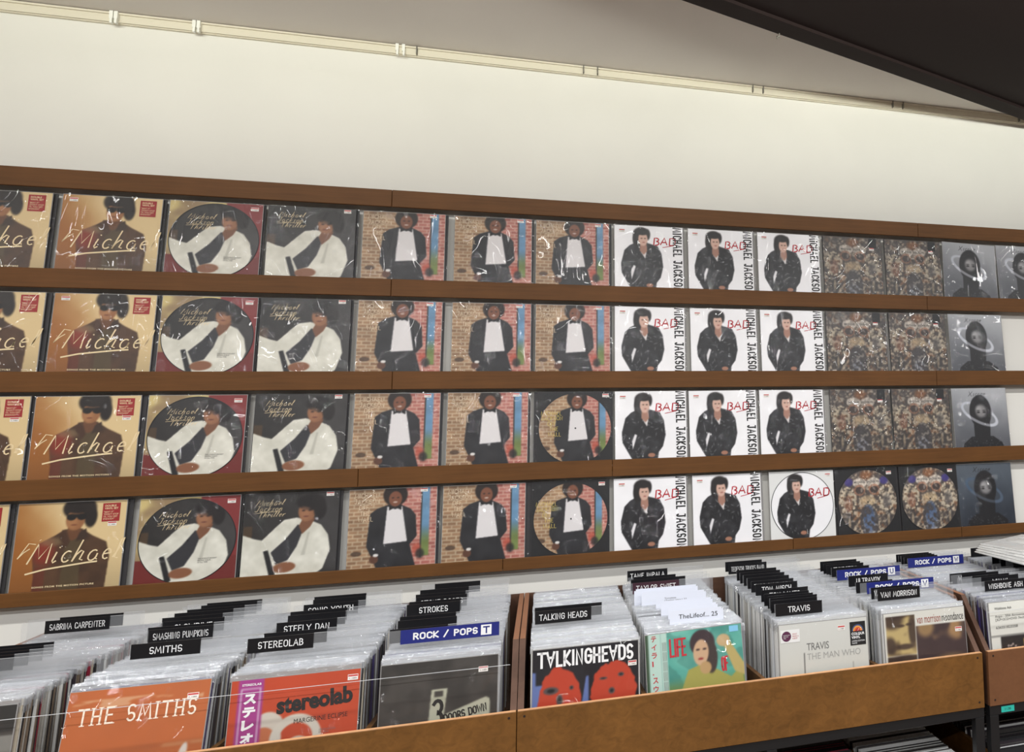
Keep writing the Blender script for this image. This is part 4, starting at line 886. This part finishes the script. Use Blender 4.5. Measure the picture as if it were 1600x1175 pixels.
D = [ # col, x0 or None, y, zt, width, text, kind, label
 ('grey', -1.49, -.235, 1.032, .17, '', 'black', 'blank black tab just behind the long-name tab, far left column'),
 ('grey', -1.513, -.265, 1.03, .17, 'SABRINA CARPENTER', 'black', 'black divider tab with long white name, rear of far left column'),
 ('grey', -1.574, -.57, 1.028, .232, '', 'black', 'rearmost of the crowded long black tabs, far left column'),
 ('grey', -1.574, -.605, 1.027, .225, '', 'black', 'second rearmost of the crowded long black tabs, far left column'),
 ('grey', -1.574, -.64, 1.026, .21, 'ALA', 'black', 'third of the crowded long black tabs, far left column'),
 ('grey', -1.574, -.675, 1.025, .195, '', 'black', 'fourth of the crowded long black tabs, far left column'),
 ('grey', -1.574, -.71, 1.024, .18, 'SUPER', 'black', 'nearest of the crowded long black tabs, far left column'),
 ('orange', -1.11, -.165, 1.028, .165, '', 'black', 'rearmost black divider tab in the column of the plain orange cover'),
 ('orange', -1.115, -.20, 1.028, .165, '', 'black', 'second rearmost black divider tab in the plain orange column'),
 ('orange', -1.135, -.255, 1.028, .165, '', 'black', 'third rearmost black divider tab in the plain orange column'),
 ('orange', -1.15, -.31, 1.03, .165, '', 'black', 'fourth rearmost black divider tab in the plain orange column'),
 ('orange', -1.16, -.37, 1.03, .165, '', 'black', 'black divider tab midway back in the plain orange column'),
 ('orange', -1.135, -.43, 1.03, .165, 'SLOWDIVE', 'black', 'black tab, its white letters half hidden, third from the front above the plain orange cover'),
 ('orange', -1.145, -.50, 1.03, .17, '', 'black', 'blank looking black tab, just behind the two-word tab above the plain orange cover'),
 ('orange', -1.125, -.545, 1.032, .165, 'SMASHING PUMPKINS', 'black', 'black tab with two white words, second from the front above the plain orange cover'),
 ('orange', -1.093, -.725, 1.034, .165, 'SMITHS', 'black', 'frontmost black tab with bold white capitals, above the plain orange cover'),
 ('loops', -.77, -.215, 1.03, .165, '', 'black', 'rearmost black divider tab in the column of the ringed orange cover'),
 ('loops', -.765, -.25, 1.027, .165, '', 'black', 'second rearmost black tab in the column of the ringed orange cover'),
 ('loops', -.77, -.343, 1.03, .165, 'SONIC YOUTH', 'black', 'black two-word tab, rear half of the ringed orange column'),
 ('loops', -.785, -.43, 1.028, .165, '', 'black', 'plain black tab just in front of the rear two-word tab, ringed orange column'),
 ('loops', -.78, -.475, 1.026, .165, '', 'black', 'plain black tab, middle of the ringed orange column'),
 ('loops', -.779, -.589, 1.03, .165, 'STEELY DAN', 'black', 'black two-word tab, second lettered one from the front above the ringed orange cover'),
 ('loops', -.785, -.68, 1.022, .165, '', 'black', 'thin sliver of black tab right behind the frontmost tab, ringed orange column'),
 ('loops', -.797, -.776, 1.032, .165, 'STEREOLAB', 'black', 'frontmost black tab with bold white capitals, above the ringed orange cover'),
 ('slate', -.387, -.142, 1.03, .16, '', 'black', 'rearmost black tab in the column of the dark door plate cover'),
 ('slate', -.425, -.235, 1.028, .165, '', 'black', 'second rearmost black tab, dark door plate column'),
 ('slate', -.43, -.30, 1.026, .165, '', 'black', 'third rearmost black tab, dark door plate column'),
 ('slate', -.42, -.36, 1.027, .165, 'STONE ROSES', 'black', 'black tab with half hidden white letters behind the short-name tab, dark door plate column'),
 ('slate', -.433, -.42, 1.026, .165, '', 'black', 'plain black tab right behind the short-name tab, dark door plate column'),
 ('slate', -.431, -.484, 1.03, .165, 'STROKES', 'black', 'black tab with short white name, above the wide blue tab on the left bin'),
 ('slate', -.43, -.62, 1.022, .165, '', 'black', 'plain black tab just in front of the short-name tab, dark door plate column'),
 ('slate', -.428, -.665, 1.02, .17, '', 'black', 'plain black tab, second behind the wide blue tab on the left bin'),
 ('slate', -.433, -.77, 1.02, .16, '', 'black', 'plain black tab directly behind the wide blue tab on the left bin'),
 ('slate', -.399, -.80, 1.022, .275, 'ROCK / POPS', 'blue', 'wide blue genre tab ending in letter T, above the dark door plate cover'),
 ('heads', -.022, -.66, 1.022, .215, '', 'black', 'plain black tab mostly hidden behind the lettered one, column of two red faces'),
 ('heads', -.02, -.722, 1.024, .175, 'TALKING HEADS', 'black', 'black two-word tab, the only lettered one above the two red faces'),
 ('teal', .325, -.198, 1.032, .16, 'TAME IMPALA', 'black', 'rearmost black tab with white letters, teal cover column'),
 ('teal', .34, -.28, 1.022, .165, '', 'black', 'plain black tab between the rear tab and maroon tab, teal cover column'),
 ('teal', .325, -.33, 1.022, .21, '', 'black', 'plain black tab directly behind the maroon tab'),
 ('teal', .325, -.392, 1.022, .175, 'TAYLOR SWIFT', 'maroon', 'maroon tab with white letters, above the white paper cards'),
 ('pale', .735, -.155, 1.03, .16, '', 'black', 'rearmost plain black tab, pale cover column'),
 ('pale', .74, -.192, 1.026, .165, 'TEDESCHI TRUCKS BAND', 'black', 'rear black tab with three small white words, pale cover column'),
 ('pale', .742, -.33, 1.026, .165, '', 'black', 'plain black tab just in front of the three-word tab, pale cover column'),
 ('pale', .743, -.38, 1.025, .165, '', 'black', 'second plain black tab in front of the three-word tab, pale cover column'),
 ('pale', .745, -.43, 1.025, .165, '', 'black', 'third plain black tab in front of the three-word tab, pale cover column'),
 ('pale', .745, -.49, 1.025, .165, '', 'black', 'fourth plain black tab in front of the three-word tab, pale cover column'),
 ('pale', .742, -.555, 1.025, .165, 'TODD RUNDGREN', 'black', 'half hidden lettered black tab in the middle of the pale cover column'),
 ('pale', .74, -.624, 1.028, .16, 'TOM MISCH', 'black', 'black two-word tab in the middle of the pale cover column'),
 ('pale', .74, -.70, 1.022, .175, 'TOM WAITS', 'black', 'black tab with cut off white letters below the middle two-word tab, pale cover column'),
 ('pale', .738, -.745, 1.018, .165, '', 'black', 'fourth plain black tab behind the frontmost, pale cover column'),
 ('pale', .741, -.78, 1.017, .165, '', 'black', 'third plain black tab behind the frontmost, pale cover column'),
 ('pale', .744, -.80, 1.015, .17, '', 'black', 'second plain black tab behind the frontmost, pale cover column'),
 ('pale', .74, -.825, 1.012, .165, '', 'black', 'plain black tab directly behind the frontmost, pale cover column'),
 ('pale', .745, -.86, 1.008, .165, 'TRAVIS', 'black', 'frontmost black tab with one white word, above the pale cover'),
 ('sepia', 1.118, -.27, 1.022, .165, '', 'black', 'rearmost plain black tab, sepia cover column'),
 ('sepia', 1.118, -.31, 1.02, .165, '', 'black', 'second rearmost plain black tab, sepia cover column'),
 ('sepia', 1.118, -.345, 1.02, .165, 'THURSTON', 'black', 'black tab with cut off letters behind the rear blue tab, sepia cover column'),
 ('sepia', 1.12, -.40, 1.018, .165, '', 'black', 'plain black tab directly behind the rear blue tab, sepia cover column'),
 ('sepia', 1.12, -.46, 1.02, .275, 'ROCK / POPS', 'blue', 'rear wide blue genre tab, sepia cover column'),
 ('sepia', 1.123, -.575, 1.018, .165, 'ULTRAVOX', 'black', 'black one-word tab between the two blue tabs, sepia cover column'),
 ('sepia', 1.12, -.655, 1.01, .15, '', 'black', 'plain black tab behind the front blue tab, sepia cover column'),
 ('sepia', 1.145, -.70, 1.015, .275, 'ROCK / POPS', 'blue', 'front wide blue genre tab with letter V, sepia cover column'),
 ('sepia', 1.125, -.785, 1.015, .165, 'VAMPIRE WEEKEND', 'black', 'black tab partly covered by the frontmost tab, sepia cover column'),
 ('sepia', 1.13, -.83, 1.018, .165, 'VAN MORRISON', 'black', 'frontmost black two-word tab, above the sepia cover'),
 ('card', 1.531, -.14, 1.002, .165, '', 'black', 'rearmost plain black tab, column with the white card label'),
 ('card', 1.532, -.165, 1.002, .165, 'VELVET', 'black', 'second rearmost black tab, column with the white card label'),
 ('card', 1.533, -.19, 1.002, .165, 'VELVET', 'black', 'third rearmost black tab, column with the white card label'),
 ('card', 1.532, -.22, 1.002, .165, '', 'black', 'plain black tab behind the blue tab with letter W'),
 ('card', 1.533, -.255, 1.003, .275, 'ROCK / POPS', 'blue', 'wide blue genre tab with letter W, upper right'),
 ('card', 1.540, -.61, 1.000, .165, 'WEATHER', 'black', 'fourth lettered black tab behind the frontmost, column with the white card label'),
 ('card', 1.580, -.635, 1.000, .165, 'WEEKND', 'black', 'third lettered black tab behind the frontmost, column with the white card label'),
 ('card', 1.596, -.685, 1.000, .165, 'WEEZER', 'black', 'second lettered black tab behind the frontmost, column with the white card label'),
 ('card', 1.618, -.715, 1.000, .165, 'WHAM!', 'black', 'lettered black tab directly behind the frontmost, column with the white card label'),
 ('card', 1.589, -.785, 1.000, .18, 'WISHBONE ASH', 'black', 'frontmost black two-word tab, above the white card label'),
]
blues = iter('TUVW')
for (k, x0, y, zt, wt, s, kind, lab) in D:
    cx = C[k]
    if x0 is None: x0 = -1.43
    divider(x0, y, zt, wt, s, lab, kind, colx=cx, lean=3.0, letter=next(blues) if kind == 'blue' else None)

# white paper name cards standing above the teal cover
for i, (xa, y, zt, wd, tx) in enumerate(((.322,-.47,1.015,.235,''),(.345,-.50,1.01,.19,''),(.385,-.585,1.018,.18,'Timeless\n(Taylor vers.) 22'),(.39,-.675,1.01,.18,'MIDNIGHTS'),(.405,-.735,1.005,.17,'Taylor Swift'),(.40,-.80,1.004,.18,'TheLifeof... 25'))):
    w2 = ['widest and rearmost', 'second rearmost', 'third from the rear, two small printed lines', 'fourth from the rear', 'second from the front', 'frontmost, with large typewriter letters'][i]
    o = thing('name_card', 'white paper name card above the teal cover, %s' % w2, 'card', (xa, y-.02, .66), (-math.radians(3), 0, 0), 'white paper name cards')
    H = zt-.66
    link('paper', boxmesh('paper', [(0,wd,0,.0008,0,H-.006),(.006,wd-.006,0,.0008,H-.006,H)], mat('cool_white_paper', (226,230,242), .5)), o)
    if tx: link('lettering', text_mesh(tx, .13 if i == 5 else .08, .014 if (i == 5 or i == 2) else .006, M_letb if i == 5 else M_grey), o, (.03, -.0006, H-(.027 if i == 5 else .03)))

# third bin: further columns to the right, and loose records lying flat on top
divider(1.915, -.14, 1.004, .125, 'WHO', 'short-name black tab at the far right below the ledge end', 'black', colx=2.07)
for q, (y, x0) in enumerate(((-.32,1.915),(-.38,1.92),(-.43,1.95))): divider(x0, y, 1.0, .16, '', 'plain black tab under the loose flat records at far right, %s' % ('rearmost', 'middle one', 'nearest')[q], 'black', colx=2.07)
divider(1.96, -.62, 1.02, .27, 'ROCK / POPS', 'wide blue genre tab cut off by the right edge', 'blue', colx=2.07, letter='Y')
flat = boxmesh('card', [(0,.315,-.315,0,0,.0036)], M_white); flat2 = boxmesh('card', [(0,.315,-.315,0,0,.0036)], SM[2].materials[0])
flatf = boxmesh('plastic_sleeve', [(-.004,.322,-.320,.004,-.0008,.0046)], M_film)
for q in range(5):
    o = thing('record_sleeve', 'loose record lying flat across the far right bin, %s of the pile' % ('lowest', 'second from bottom', 'middle', 'second from top', 'topmost')[q], 'record', (1.785+.012*q, -.395+.008*q, 1.034+.0062*q), (.03, -.02, math.radians(9+3*q)), 'loose flat records on the far right bin')
    link('card', (flat, flat2)[q % 2], o); link('plastic_sleeve', flatf, o)
# ---- lower shelf: crates of records under the bins
def crate(x0, x1, lab, n, ids, seed, zb=.1005, label2=''):
    o = thing('lower_crate', lab, 'crate', ((x0+x1)/2, -.93, zb)); X = (x1-x0)/2
    link('side_board', boxmesh('side_board', [(-X,-X+.015,0,.7,0,.30)], M_bin), o); link('side_board', boxmesh('side_board', [(X-.015,X,0,.7,0,.30)], M_bin), o)
    link('bottom_board', boxmesh('bottom_board', [(-X+.015,X-.015,0,.7,0,.012)], M_binin), o); link('front_board', boxmesh('front_board', [(-X,X,-.0122,-.0002,0,.12)], M_bin), o)

crate(.745, 1.085, 'low brown crate under the middle bin with dark records', 30, [3,9,4,7,12,9], 1, label2='low crate with dark records')
crate(1.09, 1.43, 'low brown crate under the middle bin with white edged records', 30, [2,0,3,2,11,4], 2, label2='low crate with white edged records')
crate(1.555, 1.90, 'low brown crate under the far right bin', 30, [12,3,7,2,3], 3, label2='low crate under the far right bin')
crate(1.905, 2.24, 'low brown crate beyond the frame edge under the far right bin', 20, [12,3,7,2,3], 4, label2='outermost low crate')
